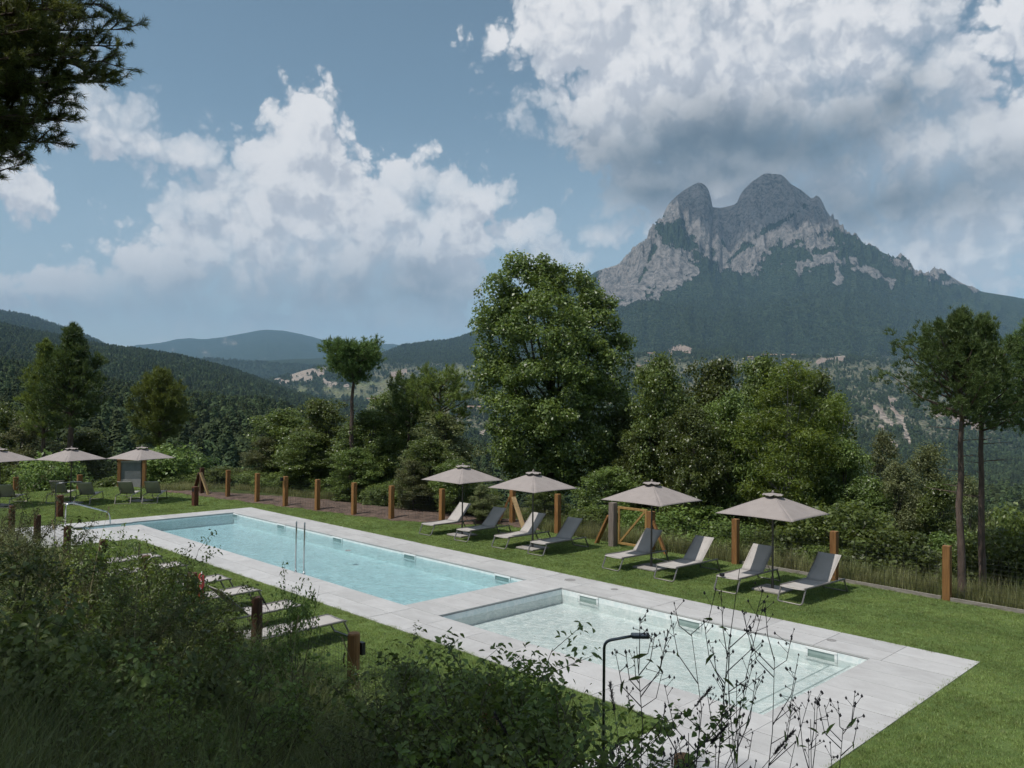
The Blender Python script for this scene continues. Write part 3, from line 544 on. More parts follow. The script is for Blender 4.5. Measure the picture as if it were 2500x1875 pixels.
ROW=[((-21.45,17.2),2,'sunlit pale lounger leftmost of the row facing the long pool'),((-19.75,17.3),4,'lounger with fully shaded backrest right of the leftmost parasol pole'),
 ((-18.05,17.35),2,'lounger at the left of the second parasol from the gate, backrest half shaded'),((-16.55,17.4),2,'lounger between the second parasol and the timber gate, one sunlit edge stripe'),
 ((-13.75,17.4),-3,'lounger standing directly in front of the timber gate post'),((-12.05,17.4),-1,'lounger right of the parasol by the gate, dark backrest with pale right stripe'),
 ((-10.3,17.4),0,'lounger left of the rightmost parasol pole'),((-8.75,17.55),-3,'nearest lounger of the far row, right of the rightmost parasol')]
proto=lounger(44,'','x')
first=True
for (x,y),rz,lab in ROW:
    if first: proto.location=(x,y,.0); proto.rotation_euler=(0,0,R(rz)); proto['label']=lab; proto['group']=G1; first=False
    else: copy_tree(proto,(x,y,.0),R(rz),lab)
# left group: seen from behind; foot ends point away to the right
G2='sun loungers on the far left lawn'
for k,((px,py),lab) in enumerate([((299,1231),'pale sunlit lounger in front of the grey panelled cabinet'),((365,1230),'shaded dark lounger right of the grey panelled cabinet'),((199,1234),'dark shaded lounger left of the cabinet with pale curved legs'),((131,1229),'pale lounger behind the left shower pole'),((0,1241),'dark lounger cut by the left edge of the photo')]):
    g=wground(px,py); a=-58 if k!=4 else -58
    # head bottom bar sits at local y=2.03
    rz=R(-122); loc=np.array([g[0],g[1]])-np.array([-math.sin(rz),math.cos(rz)])*2.03
    o=copy_tree(proto,(loc[0],loc[1],0),rz,lab); o['group']=G2
# near row: foot to the pool, head to the near fence
flat=lounger(3,'','x')
G3='sun loungers on the near lawn by the fence'
NR=[(-13.4,8.62,flat,'flat lounger on the near lawn closest to the round-topped fence post',0),(-14.95,8.62,proto,'near lawn lounger half hidden by an oak sprig',0),(-16.72,8.62,proto,'near lawn lounger with raised dark backrest right of the lifebuoy',0),(-18.2,8.66,proto,'near lawn lounger behind the lifebuoy post',0),(-20.35,8.55,flat,'near lawn lounger half covered by shrub leaves',0),(-21.9,8.55,flat,'farthest near lawn lounger peeking above the shrubs',0)]
uf=False
for x,y,src,lab,_ in NR:
    if src is flat and not uf: flat.location=(x,y,0); flat.rotation_euler=(0,0,math.pi); flat['label']=lab; flat['group']=G3; uf=True
    else: o=copy_tree(src,(x,y,0),math.pi,lab); o['group']=G3
# ------------------------------------------------------------------ parasols
def parasol():
    t=empty('parasol',(0,0,0),0,'','parasol','square taupe parasols'); S=.98; zr,za=1.85,2.31
    MB().box(-.36,.36,-.36,.36,.012,.062).obj('base_slab',M['slabbase'],t,bev=.012); 
    MB().tube([(0,0,.062),(0,0,.075),(0,0,.34)],[.05,.034,.03],12).obj('base_tube',M['frame_dark'],t)
    MB().tube([(0,0,.075),(0,0,2.3)],.024,12).obj('pole',M['frame_dark'],t)
    V=[];Q=[];n=12
    # four gores, each a fan of strips with sagging cloth and slightly hollow rim
    for g in range(4):
        a0=math.pi/4+g*math.pi/2; c0=np.array([math.cos(a0),math.sin(a0)])*S*math.sqrt(2); c1=np.array([math.cos(a0+math.pi/2),math.sin(a0+math.pi/2)])*S*math.sqrt(2); base=len(V)
        for i in range(n+1):
            u=.13+.87*i/n
            for j in range(n+1):
                t_=j/n; e=c0*(1-t_)+c1*t_; mid=math.sin(math.pi*t_); e=e*(1-.02*mid*u)
                z=za+(zr-za)*u**1.06-.03*mid*math.sin(math.pi*u)*u+.012*mid*u; V.append((e[0]*u,e[1]*u,z))
        for i in range(n):
            for j in range(n): a=base+i*(n+1)+j; Q.append((a,a+n+1,a+n+2,a+1))
    o=obj_np('canopy',V,Q,M['canopy'],t,True); s_=o.modifiers.new('thick','SOLIDIFY'); s_.thickness=.004
    me=o.data; me.polygons.foreach_set('use_smooth',[True]*len(me.polygons))
    V=[(0,0,za+.045)];Q=[]; n=32
    for i in range(1,4):
        for k in range(n):
            a=2*math.pi*k/n; r_=.23*i/3*(1+.10*abs(math.cos(2*a))); V.append((r_*math.cos(a),r_*math.sin(a),za+.045-.05*i/3+(.014*math.sin(a*6+1)+.01*math.sin(a*11))*(i==3)+.006*math.sin(5*a)*(i==2)))
    me=bpy.data.meshes.new('vent_cap'); fs=[(0,1+k,1+(k+1)%n) for k in range(n)]+[(1+i*n+k,1+(i+1)*n+k,1+(i+1)*n+(k+1)%n,1+i*n+(k+1)%n) for i in range(2) for k in range(n)]
    me.from_pydata(V,[],fs); me.materials.append(M['canopy']); v_=link(bpy.data.objects.new('vent_cap',me),t); s_=v_.modifiers.new('thick','SOLIDIFY'); s_.thickness=.004
    MB().tube([(0,0,za+.045),(0,0,za+.075),(0,0,za+.10)],[.028,.03,.01],10).obj('finial',M['canopy'],t)
    for g in range(4):
        a=math.pi/4+g*math.pi/2; c=(math.cos(a)*S*1.38,math.sin(a)*S*1.38)
        MB().beam((0,0,za-.035),(c[0],c[1],zr-.022),.016,.012).obj('rib',M['frame_dark'],t)
        MB().beam((0,0,1.93),(c[0]*.5,c[1]*.5,zr+.15),.012,.010).obj('strut',M['frame_dark'],t)
    MB().tube([(0,0,1.89),(0,0,1.96)],.036,10).obj('hub',M['frame_dark'],t)
    return t
pp=parasol()
PAR=[((1886,1442),0,'rightmost parasol, nearest to the camera'),((1590,1388),0,'parasol standing in front of the timber gate'),((1300,1340),0,'parasol under the big tree, beside the braced corner post'),((1128,1308),0,'parasol left of the big tree, over the sunlit lounger'),
 ((344,1224),18,'parasol over the grey panelled cabinet'),((172,1230),20,'parasol under the pair of dark pines on the left'),((-2,1236),20,'parasol cut off by the left edge of the photo')]
for k,((px,py),rz,lab) in enumerate(PAR):
    g=wground(px,py)
    if k==0: pp.location=(g[0],g[1],0); pp['label']=lab
    else: copy_tree(pp,(g[0],g[1],0),R(rz),lab)
# ------------------------------------------------------------------ fences
def post_mesh(h_,w,mt,name='post'):
    return MB().box(-w/2,w/2,-w/2,w/2,-.35,h_)
far=empty('post_and_wire_fence',(-16,20.7,0),0,'long wire fence on square orange timber posts along the far edge of the lawn','fence')
def add_post(par,x,y,h_=1.26,w=.165,mt='post',name='post',z=0):
    o=post_mesh(h_,w,mt).obj(name,M[mt],par,bev=.008); pl=par.location; o.location=(x-pl[0],y-pl[1],z-pl[2]); return o
FX=[(-6.43,20.5),(-9.12,20.58),(-11.94,20.6),(-18.8,20.75),(-21.2,20.95),(-23.1,19.2),(-25.1,18.4),(-26.92,17.95),(-28.93,17.55),(-30.86,17.2),(-32.82,16.95),(-35.08,16.7),(-36.9,16.3)]
FX=[(3.2,20.4),(.1,20.4),(-3.2,20.4)]+FX
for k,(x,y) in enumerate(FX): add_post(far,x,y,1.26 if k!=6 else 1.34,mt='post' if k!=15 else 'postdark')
def brace(par,a,b_2,mt,w=.12): 
    pl=Vector(par.location); return MB().beam(Vector(a)-pl,Vector(b_2)-pl,w,.07).obj('brace',M[mt],par,bev=.006)
def gbrace(px,py,top,mt,w=.12,z=.95):
    g=wground(px,py); brace(far,(top[0],top[1],z),(g[0],g[1],-.04),mt,w)
gbrace(1216,1280,(-21.3,20.9),'post',.14,1.02); gbrace(1280,1290,(-21.05,20.84),'palewood',.16,1.02)
gbrace(474,1201,(-36.98,16.22),'postdark',.15,1.02); gbrace(511,1211,(-36.8,16.2),'palewood',.16,1.05)
gbrace(1455,1326,(-16.1,20.16),'post',.14,.95); gbrace(1627,1353,(-14.5,20.25),'post',.14,.95)
def wires(par,pts,h_=1.12,dz=.1,dx=.15,r_=.0016,z0=.04,zf=None):
    mb=MB(); pl=par.location
    for (xa,ya),(xb,yb) in zip(pts,pts[1:]):
        L=math.hypot(xb-xa,yb-ya); zz=z0
        while zz<=h_: mb.beam((xa-pl[0],ya-pl[1],zz),(xb-pl[0],yb-pl[1],zz),r_*2,r_*2); zz+=dz
        for i in range(int(L/dx)):
            t=i*dx/L; x=xa+(xb-xa)*t-pl[0]; y=ya+(yb-ya)*t-pl[1]; mb.beam((x,y,z0),(x,y,h_),r_*2,r_*2)
    o=mb.obj('wire_mesh',M['wire'],par); o['kind']='stuff'; return o
wires(far,[(5,20.49),(-9.12,20.67),(-14.3,20.7)]); wires(far,[(-16.0,20.5),(-18.8,20.84),(-21.2,20.7),(-23.1,19.3),(-25.1,18.5),(-30.86,17.3),(-36.9,16.4)])
for a,c in (((-4.2,20.42),(5,20.3)),((-6.52,20.47),(-4.25,20.43)),((-9.02,20.6),(-6.55,20.48)),((-12.1,20.75),(-9.2,20.63))):
    MB().beam((a[0]+16,a[1]-20.7,.02),(c[0]+16,c[1]-20.7,.02),.045,.13).obj('edge_board',M['kerb'],far)
# gate
gt=empty('timber_gate',(-15.25,20.3,0),0,'small open-framed timber gate with one diagonal brace between two posts','gate')
add_post(gt,-15.98,20.2,1.36,.2,'postgrey'); add_post(gt,-14.62,20.32,1.22,.19,'post')
def gb(a,c,w=.07,n='frame_rail'): return MB().beam(a,c,.05,w,up=(0,0,1) if abs(a[2]-c[2])<.5 else (1,0,0)).obj(n,M['palewood'],gt,bev=.004)
x0,x1,z0,z1=-.60,.50,.12,1.22; yy=.0
gb((x0,yy,z1),(x1,yy,z1)); gb((x0,yy,z0),(x1,yy,z0)); gb((x0+.035,yy,z0+.036),(x0+.035,yy,z1-.036),.07,'frame_stile'); gb((x1-.035,yy,z0+.036),(x1-.035,yy,z1-.036),.07,'frame_stile'); gb((x0+.09,yy,z0+.05),(x1-.09,yy,z1-.05),.06,'diagonal')
for o in gt.children:
    if o.name.startswith(('frame','diagonal')): o.data.materials[0]=M['gatewood'] if 'gatewood' in M else M['palewood']
# left posts of the fence beyond the left loungers
lf=empty('post_and_wire_fence',(-40,13,0),0,'far left stretch of wire fence with two round-edged posts behind the loungers','fence')
for (px,top,D_) in ((195,1159,42.5),(39,1165,42.)):
    w_=wpt(px,top,D_); add_post(lf,w_[0],w_[1],w_[2],.22)
a_=wpt(286,1190,43); c_=wpt(-60,1195,41.5); wires(lf,[(a_[0],a_[1]),(c_[0],c_[1])])
# cabinet
cb=wpt(321,1212,41.5); ct=empty('panelled_cabinet',(cb[0],cb[1],0),R(-60),'waist-high grey panelled cabinet framed by brown timber posts on the far left lawn','cabinet')
ct.rotation_euler=(0,0,math.atan2(RT[1],RT[0])+R(6)); w=.68
MB().box(-w,-w+.16,-.1,.1,-.2,1.28).obj('timber_post',M['post'],ct,bev=.01); MB().box(w-.2,w,-.1,.1,-.2,1.28).obj('timber_post',M['post'],ct,bev=.01); MB().box(-w-.03,w+.03,-.13,.13,1.283,1.33).obj('top_board',M['post'],ct)
M['grey']=simple('cement_panel',(.13,.145,.15),(.19,.2,.205),4,.8,bumps=.15); M['lgrey']=simple('pale_cement',(.28,.27,.26),(.36,.35,.34),4,.85,bumps=.15)
MB().box(-w+.161,w-.201,-.03,.05,.32,1.25).obj('panel',M['grey'],ct); MB().box(-w+.161,w-.201,-.06,.05,-.1,.318).obj('plinth',M['lgrey'],ct); MB().box(-w+.165,w-.205,-.09,-.031,1.18,1.25).obj('lip',M['lgrey'],ct)
# near fence
nf=empty('post_and_wire_fence',(-12,6.45,0),0,'near wire fence on short brown posts half swallowed by the foreground shrubs','fence')
NP=[-4.26,-6.86,-9.63,-12.43,-14.93,-17.16,-19.7,-22.3,-24.9,-27.5,-30.2]
for k,x in enumerate(NP):
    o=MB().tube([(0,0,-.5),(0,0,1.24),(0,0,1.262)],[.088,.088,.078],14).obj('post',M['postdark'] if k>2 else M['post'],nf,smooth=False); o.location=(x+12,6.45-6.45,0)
    if k==2: MB().box(-.02,.08,.08,.14,.95,1.12).obj('spotlight',M['black'],o); MB().tube(arc([(-.06,-.1,1.0),(-.06,-.13,.9),(-.06,-.1,.8)],.03),.012,6).obj('clamp',M['steel'],o)
wires(nf,[(-4.26,6.52),(-31,6.52)],1.1,.075,.075,.0013)
# lifebuoy
def torus(R_,r_,a0=0,a1=2*math.pi,n=40,seg=12):
    pts=[(R_*math.cos(a0+(a1-a0)*i/n),0,R_*math.sin(a0+(a1-a0)*i/n)) for i in range(n+1)]; return MB().tube(pts,r_,seg,cap=abs(a1-a0)<6)
lb_=empty('lifebuoy',(-14.93+RT[0]*.17,6.45+RT[1]*.17,.93),R(135+20),'red lifebuoy hanging on a post of the near fence','lifebuoy')
torus(.27,.055).obj('ring',M['red'],lb_,smooth=True)
ro=MB()
for k in range(4):
    a=math.pi/2*k; pts=[((.33+.03*math.sin(math.pi*i/8))*math.cos(a+math.pi/2*i/8),0,(.33+.03*math.sin(math.pi*i/8))*math.sin(a+math.pi/2*i/8)) for i in range(9)]; ro.tube(pts,.006,5)
ro.obj('grab_rope',M['white'],lb_)
# bollards
def bollard(px,py,lab):
    g=wground(px,py); t=empty('bollard_light',(g[0],g[1],0),R(8),lab,'bollard light','rusted steel bollard lights on the lawn'); MB().box(-.1,.1,-.1,.1,0,.8).obj('column',M['corten'],t,bev=.004); MB().box(-.075,.075,-.104,-.1005,.6,.74).obj('lamp_window',M['black'],t); return t
bollard(476,1235,'rusted square bollard light on the lawn near the far pool corner'); bollard(145,1262,'rusted square bollard light beside the curved pool handrail')
# showers
def shower(x,y,h_,ang,lab,arm=.26,head=.17):
    t=empty('outdoor_shower',(x,y,0),ang,lab,'outdoor shower','pole showers beside the pools'); MB().tube(arc([(0,0,0),(0,0,h_),(arm,0,h_+.05)],.07,6),.0145,10).obj('pole',M['darksteel'],t,smooth=True)
    MB().box(arm,arm+head,-.045,.045,h_+.035,h_+.075).obj('shower_head',M['darksteel'],t,bev=.01); MB().tube([(0,0,.014),(0,0,.03)],.07,16).obj('flange',M['darksteel'],t); return t
aR=math.atan2(RT[1],RT[0])
shower(-4.99,6.19,2.2,aR,'dark pole shower with a small square head standing in front of the shallow pool')
s1=wpt(134,1300,24.6); shower(s1[0],s1[1],1.87,aR,'slim pole shower with a long flat arm on the far left paving',.45,.32)
# ladder and handrail
ld=empty('pool_ladder',(-18.9,10.9,0),0,'two tall straight stainless grab poles at the near edge of the long pool','pool ladder')
for (px,py,tp) in ((722,1398,1273),(742,1402,1275)):
    g=wground(px,py); hh=1.33; o=MB().tube([(0,0,-.5 if px>730 else .0),(0,0,hh-.02),(0,0,hh)],[.02,.02,.012],12).obj('grab_pole',M['steel'],ld,smooth=True); o.location=(g[0]+18.9,g[1]-10.9,0)
    MB().tube([(0,0,.016),(0,0,.03)],.045,14).obj('flange',M['steel'],o)
MB().box(-.35,.35,.06,.14,-.42,-.40).obj('step',M['steel'],ld); MB().box(-.35,.35,.06,.14,-.72,-.70).obj('step',M['steel'],ld)
hr=empty('pool_handrail',(-30.5,8.75,0),0,'curved stainless handrail at the entry stair of the long pool','handrail')
MB().tube(arc([(0,0,.02),(0,.0,.80),(0,.18,.86),(0,1.42,.42),(0,1.5,-.7)],.16,6),.024,10).obj('rail',M['steel'],hr,smooth=True); MB().tube([(0,0,.016),(0,0,.03)],.05,14).obj('flange',M['steel'],hr)
# spotlights on two fence posts
for (x,y) in ((-30.86,17.08),):
    o=MB().box(-.05,.05,-.05,.05,0,.14).obj('post_spotlight',M['black']); o.location=(x,y-.06,1.08); tag(o,'small black floodlight fixed to a far fence post','floodlight')
# small dark thing left on a lounger foot
cm=empty('camera_bag',(-10.42,17.36,.358),R(30),'small dark camera lying on the foot of a sun lounger','camera'); MB().box(-.06,.06,-.035,.035,.012,.08).obj('body',M['black'],cm,bev=.008); MB().tube([(0,-.034,.045),(0,-.085,.045)],[.028,.03],12).obj('lens',M['black'],cm)
# ------------------------------------------------------------------ vegetation
NR_=np.random.default_rng
def frames(nrm,rng):
    n=nrm/np.linalg.norm(nrm,axis=1,keepdims=True); t=rng.normal(size=n.shape); u=np.cross(n,t); u/=np.linalg.norm(u,axis=1,keepdims=True)+1e-9; return n,u,np.cross(n,u)
def leaf_quads(P,N,size,rng,asp=.62):
    n,u,v=frames(N,rng); s=(size*rng.uniform(.6,1.3,len(P)))[:,None]
    V=np.stack([P-u*s*.5,P+v*s*asp*.5+n*s*.10-u*s*.06,P+u*s*.5,P-v*s*asp*.5+n*s*.10-u*s*.06],1).reshape(-1,3); return V,np.arange(len(V)).reshape(-1,4)
def leaf_big(P,N,size,rng,asp=.62,lob=0.):    # folded, pointed leaf: six points, four triangles (as 2 quads)
    n,u,v=frames(N,rng); s=(size*rng.uniform(.6,1.3,len(P)))[:,None]; w=s*asp*.5
    a=P-u*s*.5; c=P+u*s*.55-n*s*.12; l1=P-u*s*.12+v*w+n*s*.12; l2=P+u*s*.25+v*w*.7+n*s*.05; r1=P-u*s*.12-v*w+n*s*.12; r2=P+u*s*.25-v*w*.7+n*s*.05
    V=np.stack([a,l1,l2,c,r2,r1],1).reshape(-1,3); k=np.arange(len(P))[:,None]*6; F_=np.concatenate([k+[0,3,2,1],k+[0,5,4,3]],0); return V,F_
def crown(lumps,ncl,nlf,leaf,seed,cr=(.35,.7),flat=.7,inner=.55):
    rng=NR_(seed); L=np.array(lumps,float); vol=(L[:,3]*L[:,4]+L[:,3]*L[:,5]+L[:,4]*L[:,5]); pr=vol/vol.sum()
    i=rng.choice(len(L),ncl,p=pr); d=rng.normal(size=(ncl,3)); d[:,2]+=.15; d/=np.linalg.norm(d,axis=1,keepdims=True); rad=rng.uniform(inner**3,1.08,ncl)**(1/3.)
    C=L[i,:3]+d*L[i,3:]*rad[:,None]; rc=rng.uniform(cr[0],cr[1],ncl)
    j=np.repeat(np.arange(ncl),nlf); q=rng.normal(size=(len(j),3)); q/=np.linalg.norm(q,axis=1,keepdims=True); rr=rng.uniform(.25,1,len(j))**.5
    off=q*(rr*rc[j])[:,None]; off[:,2]*=flat; P=C[j]+off; N=q*.6+np.array([0,0,.75])+rng.normal(size=P.shape)*.7
    return P,N,C,rng
def limbs(mb,base,h_,targets,r0,seed,curve=.15,tip=.012):
    q=random.Random(seed); pts=[];n=7
    for i in range(n+1): t=i/n; pts.append((base[0]+q.uniform(-1,1)*curve*t,base[1]+q.uniform(-1,1)*curve*t,base[2]+h_*t))
    mb.tube(pts,[r0*(1-.8*(i/n))*(1.35 if i==0 else 1) for i in range(n+1)],8)
    for t in targets:
        f=min(.95,max(.25,(t[2]-base[2])/h_*.65)); k=f*n; i=int(k); fr_=k-i; s=Vector(pts[i]).lerp(Vector(pts[min(i+1,n)]),fr_); e=Vector(t); m1=s.lerp(e,.5)+Vector((q.uniform(-.2,.2),q.uniform(-.2,.2),-.12*(e-s).length))
        mb.tube([s,m1,e],[r0*.35*(1-f*.5),r0*.2,tip],5,cap=False)
def broad(name,lumps,ncl,nlf,leaf,seed,mt,bark,h_,r0,label,cat='tree',group=None,cr=(.35,.7),asp=.62,big=False,curve=.15,inner=.55,flat=.7,zb=0.):
    P,N,C,rng=crown(lumps,ncl,nlf,leaf,seed,cr,flat,inner); V,Q=(leaf_big if big else leaf_quads)(P,N,leaf,rng,asp)
    t=empty(name,(0,0,0),0,label,cat,group); mb=MB(); tg=[C[k] for k in rng.choice(len(C),min(len(C),26),replace=False)]
    limbs(mb,(0,0,zb-.6),h_+.6-zb,tg,r0,seed,curve); mb.obj('trunk',bark,t,smooth=True); obj_np('crown',V,Q,mt,t); return t
def tufts(P,Dr,n,length,width,rng,spread=.6):
    # needle tufts: n thin triangles round each direction
    j=np.repeat(np.arange(len(P)),n); d=Dr[j]+rng.normal(size=(len(j),3))*spread; d/=np.linalg.norm(d,axis=1,keepdims=True); l=(length*rng.uniform(.6,1.2,len(j)))[:,None]
    s=np.cross(d,rng.normal(size=d.shape)); s/=np.linalg.norm(s,axis=1,keepdims=True)+1e-9; b0=P[j]+rng.normal(size=d.shape)*length*.12
    V=np.stack([b0-s*width*.5,b0+s*width*.5,b0+d*l],1).reshape(-1,3); return V,np.arange(len(V)).reshape(-1,3)
def pine(h_,zc,seed,prof,label,nb=60,sub=9,tl=.2,tw=.022,nt_=13,r0=.15,lean=(0,0),group=None,mt='pine',up=.25,name='pine_tree',dead=4,bias=0,rough=.42,clump=.15):
    # prof: list (fraction of height, branch length); branches carry clumps of needle tufts
    rng=NR_(seed); q=random.Random(seed); t=empty(name,(0,0,0),0,label,'tree',group); mb=MB(); n=10
    pts=[(lean[0]*(i/n)**1.3+q.uniform(-.04,.04)*(0<i<n),lean[1]*(i/n)**1.3+q.uniform(-.04,.04)*(0<i<n),-.8+(h_+.6)*i/n) for i in range(n+1)]
    mb.tube(pts,[r0*(1-.72*i/n)*(1.25 if i==0 else 1) for i in range(n+1)],9)
    def at(z): k=(z+.8)/(h_+.6)*n; i=max(0,min(n-1,int(k))); return Vector(pts[i]).lerp(Vector(pts[i+1]),min(1,k-i))
    PP=[];DD=[]; zz=[p_[0] for p_ in prof]; ll=[p_[1] for p_ in prof]
    for k in range(nb):
        f=zc+(1-zc)*((k+q.random())/nb)**.85; z=f*h_; L=np.interp(f,zz,ll)*q.uniform(.7,1.12); a=k*2.4+q.uniform(-.5,.5); L*=1-bias*(math.cos(a)*RT[0]+math.sin(a)*RT[1])*(1-max(0,f-.72)*3.2); s=at(min(z,h_-.25)); el_=q.uniform(-.05,.35)+up*(f-zc)/(1-zc)*2
        dr_=Vector((math.cos(a)*math.cos(el_),math.sin(a)*math.cos(el_),math.sin(el_))); e=s+dr_*L+Vector((0,0,.12*L)); m1=s.lerp(e,.55)-Vector((0,0,.08*L)); mb.tube([s,m1,e],[max(.012,.045*L/2+.012),.02,.007],5,cap=False)
        for m_ in range(7):
            if f>zc+.25*(1-zc): PP.append((e.x+q.gauss(0,.03),e.y+q.gauss(0,.03),e.z+m_*tl*.28)); DD.append((dr_.x*.2,dr_.y*.2,1))
        for j in range(max(3,int(sub*max(.45,L/np.max(ll))))):
            u=q.uniform(.35,1.05); c=(s.lerp(m1,u/.55) if u<.55 else m1.lerp(e,(u-.55)/.45)); w=L*rough*.38*(1.15-u*.5); c=c+Vector((q.gauss(0,w),q.gauss(0,w),q.gauss(0,w*.45)+.06))
            for m_ in range(6): PP.append((c.x+q.gauss(0,clump),c.y+q.gauss(0,clump),c.z+q.gauss(0,clump*.6))); o_=Vector((dr_.x,dr_.y,.75)).normalized(); DD.append(tuple(o_))
    for k in range(dead):
        z=h_*q.uniform(zc*.55,zc); a=q.uniform(0,6.3); s=at(z); mb.tube([s,s+Vector((math.cos(a),math.sin(a),.1))*q.uniform(.25,.8)],[.016,.004],4,cap=False)
    # leader shoots
    for k in range(14):
        s=at(h_-.1); PP.append((s.x+q.gauss(0,.12),s.y+q.gauss(0,.12),h_-.1+k*.02)); DD.append((0,0,1))
    V,Q=tufts(np.array(PP),np.array(DD),nt_,tl,tw,rng,.55); mb.obj('trunk',M['bark'],t,smooth=True); obj_np('needles',V,Q,M[mt],t); return t
def gz(x,y): return float(land(np.array([x]),np.array([y]))[0])
# --- the big tree
D0=37.; c0=wpt(1345,979,D0)
def lump_from_px(ls,D_,org):
    out=[]
    for (px,py,rx,ry,dd) in ls:
        p_=wpt(px,py,D_+dd); s=(D_+dd)/F; out.append((p_[0]-org[0],p_[1]-org[1],p_[2]-org[2],rx*s,rx*s*.85,ry*s))
    return out
g0=gz(c0[0],c0[1]); org=(c0[0],c0[1],g0)
BL=[(1290,690,70,70,0),(1225,740,60,65,-1),(1390,740,75,75,.5),(1335,700,60,60,1),(1450,790,60,80,0),(1215,830,65,85,0),(1320,820,110,110,-2),(1430,900,90,95,-1),(1500,860,55,60,.5),(1230,950,70,90,-.5),(1340,960,120,110,-2.5),(1470,990,80,90,0),(1270,1060,75,75,-1),(1390,1090,110,90,-1.5),(1490,1090,70,80,.5),(1340,1150,110,60,-1),(1240,1110,45,50,.5),(1270,650,25,32,0),(1325,645,20,30,0),(1365,670,24,28,.5),(1180,900,32,60,0),(1185,800,30,40,.3)]
bt=broad('broadleaf_tree',lump_from_px(BL,D0,org),620,135,.15,3,M['oak'],M['bark2'],9.5,.32,'largest tree, dense tall oak-like crown standing left of the mountain',cr=(.35,.72),inner=.5)
bt.location=org
# --- broadleaf kinds
def shape(seed,w,h0,h1,n=11):
    q=random.Random(seed); out=[]
    for i in range(n):
        f=(i+.5)/n; z=h0+(h1-h0)*f; ww=w*math.sin(math.pi*min(1,.22+f*.72))**.8*.62; a=i*2.4+q.uniform(-.4,.4); r_=w*.3*q.uniform(.5,1.25)*(1-abs(f-.45)*.6); out.append((math.cos(a)*ww*.75,math.sin(a)*ww*.75,z+q.uniform(-.3,.3),r_*1.25,r_*1.25,r_*.95))
    out.append((q.uniform(-.3,.3),q.uniform(-.3,.3),h1-.25,w*.24,w*.24,w*.2)); return out
KIND={}
def kinds():
    KIND['dense']=(broad('broadleaf_tree',shape(5,3.0,1.0,8.0,20),340,80,.155,5,M['oak'],M['bark2'],6.6,.14,'x',cr=(.32,.62)),8.0,3.0)
    KIND['loose']=(broad('broadleaf_tree',shape(8,2.8,1.2,8.0,17),270,80,.145,8,M['olive'],M['bark2'],6.8,.11,'x',cr=(.3,.6),asp=.5),8.0,2.8)
    KIND['ash']=(broad('ash_tree',shape(12,2.8,1.8,8.0,16),300,80,.17,12,M['ash'],M['birch'],7.2,.10,'x',cr=(.4,.72),asp=.28,curve=.25,flat=.45),8.0,2.8)
    KIND['dense2']=(broad('broadleaf_tree',shape(21,3.2,.8,8.0,21),340,76,.15,21,M['oak'],M['bark2'],6.4,.12,'x',cr=(.3,.6)),8.0,3.2)
    KIND['bush']=(broad('leafy_bush',[(0,0,1.1,1.1,1.1,.9),(.6,.3,.7,.9,.9,.7),(-.7,-.2,.8,.9,.9,.8),(.1,-.7,.7,.9,.8,.7),(-.2,.7,1.4,.7,.7,.6)],130,80,.105,33,M['shrub'],M['bark2'],1.6,.05,'x','bush',cr=(.22,.42)),2.1,1.35)
    KIND['bushb']=(broad('leafy_bush',[(0,0,1.0,1.1,1.1,.9),(.7,.1,.8,.8,.9,.7),(-.5,-.5,.8,.9,.8,.8),(.1,.7,.9,.9,.8,.7)],110,70,.12,37,M['bright'],M['bark2'],1.6,.05,'x','bush',cr=(.22,.42)),2.1,1.35)
kinds(); used=set()
def plant(kind,px,top,D_,wpx,label,group,seed=0,zg=None):
    t,h0,w0=KIND[kind]; p_=wpt(px,top,D_); g=gz(p_[0],p_[1]) if zg is None else zg; hh=max(1.,p_[2]-g); sz=hh/h0; sx=(wpx/F*D_/2)/w0*1.32; sx=min(max(sx,sz*.5),sz*1.7) if kind not in('bush','bushb') else sx
    q=random.Random(seed+int(px)); rz=q.uniform(0,6.3)
    if kind not in used: used.add(kind); t.location=(p_[0],p_[1],g); t.rotation_euler=(0,0,rz); t.scale=(sx,sx,sz); t['label']=label; o=t
    else: o=copy_tree(t,(p_[0],p_[1],g),rz,label,(sx,sx,sz))
    if group: o['group']=group
    return o
GT='broadleaf trees beyond the far fence'
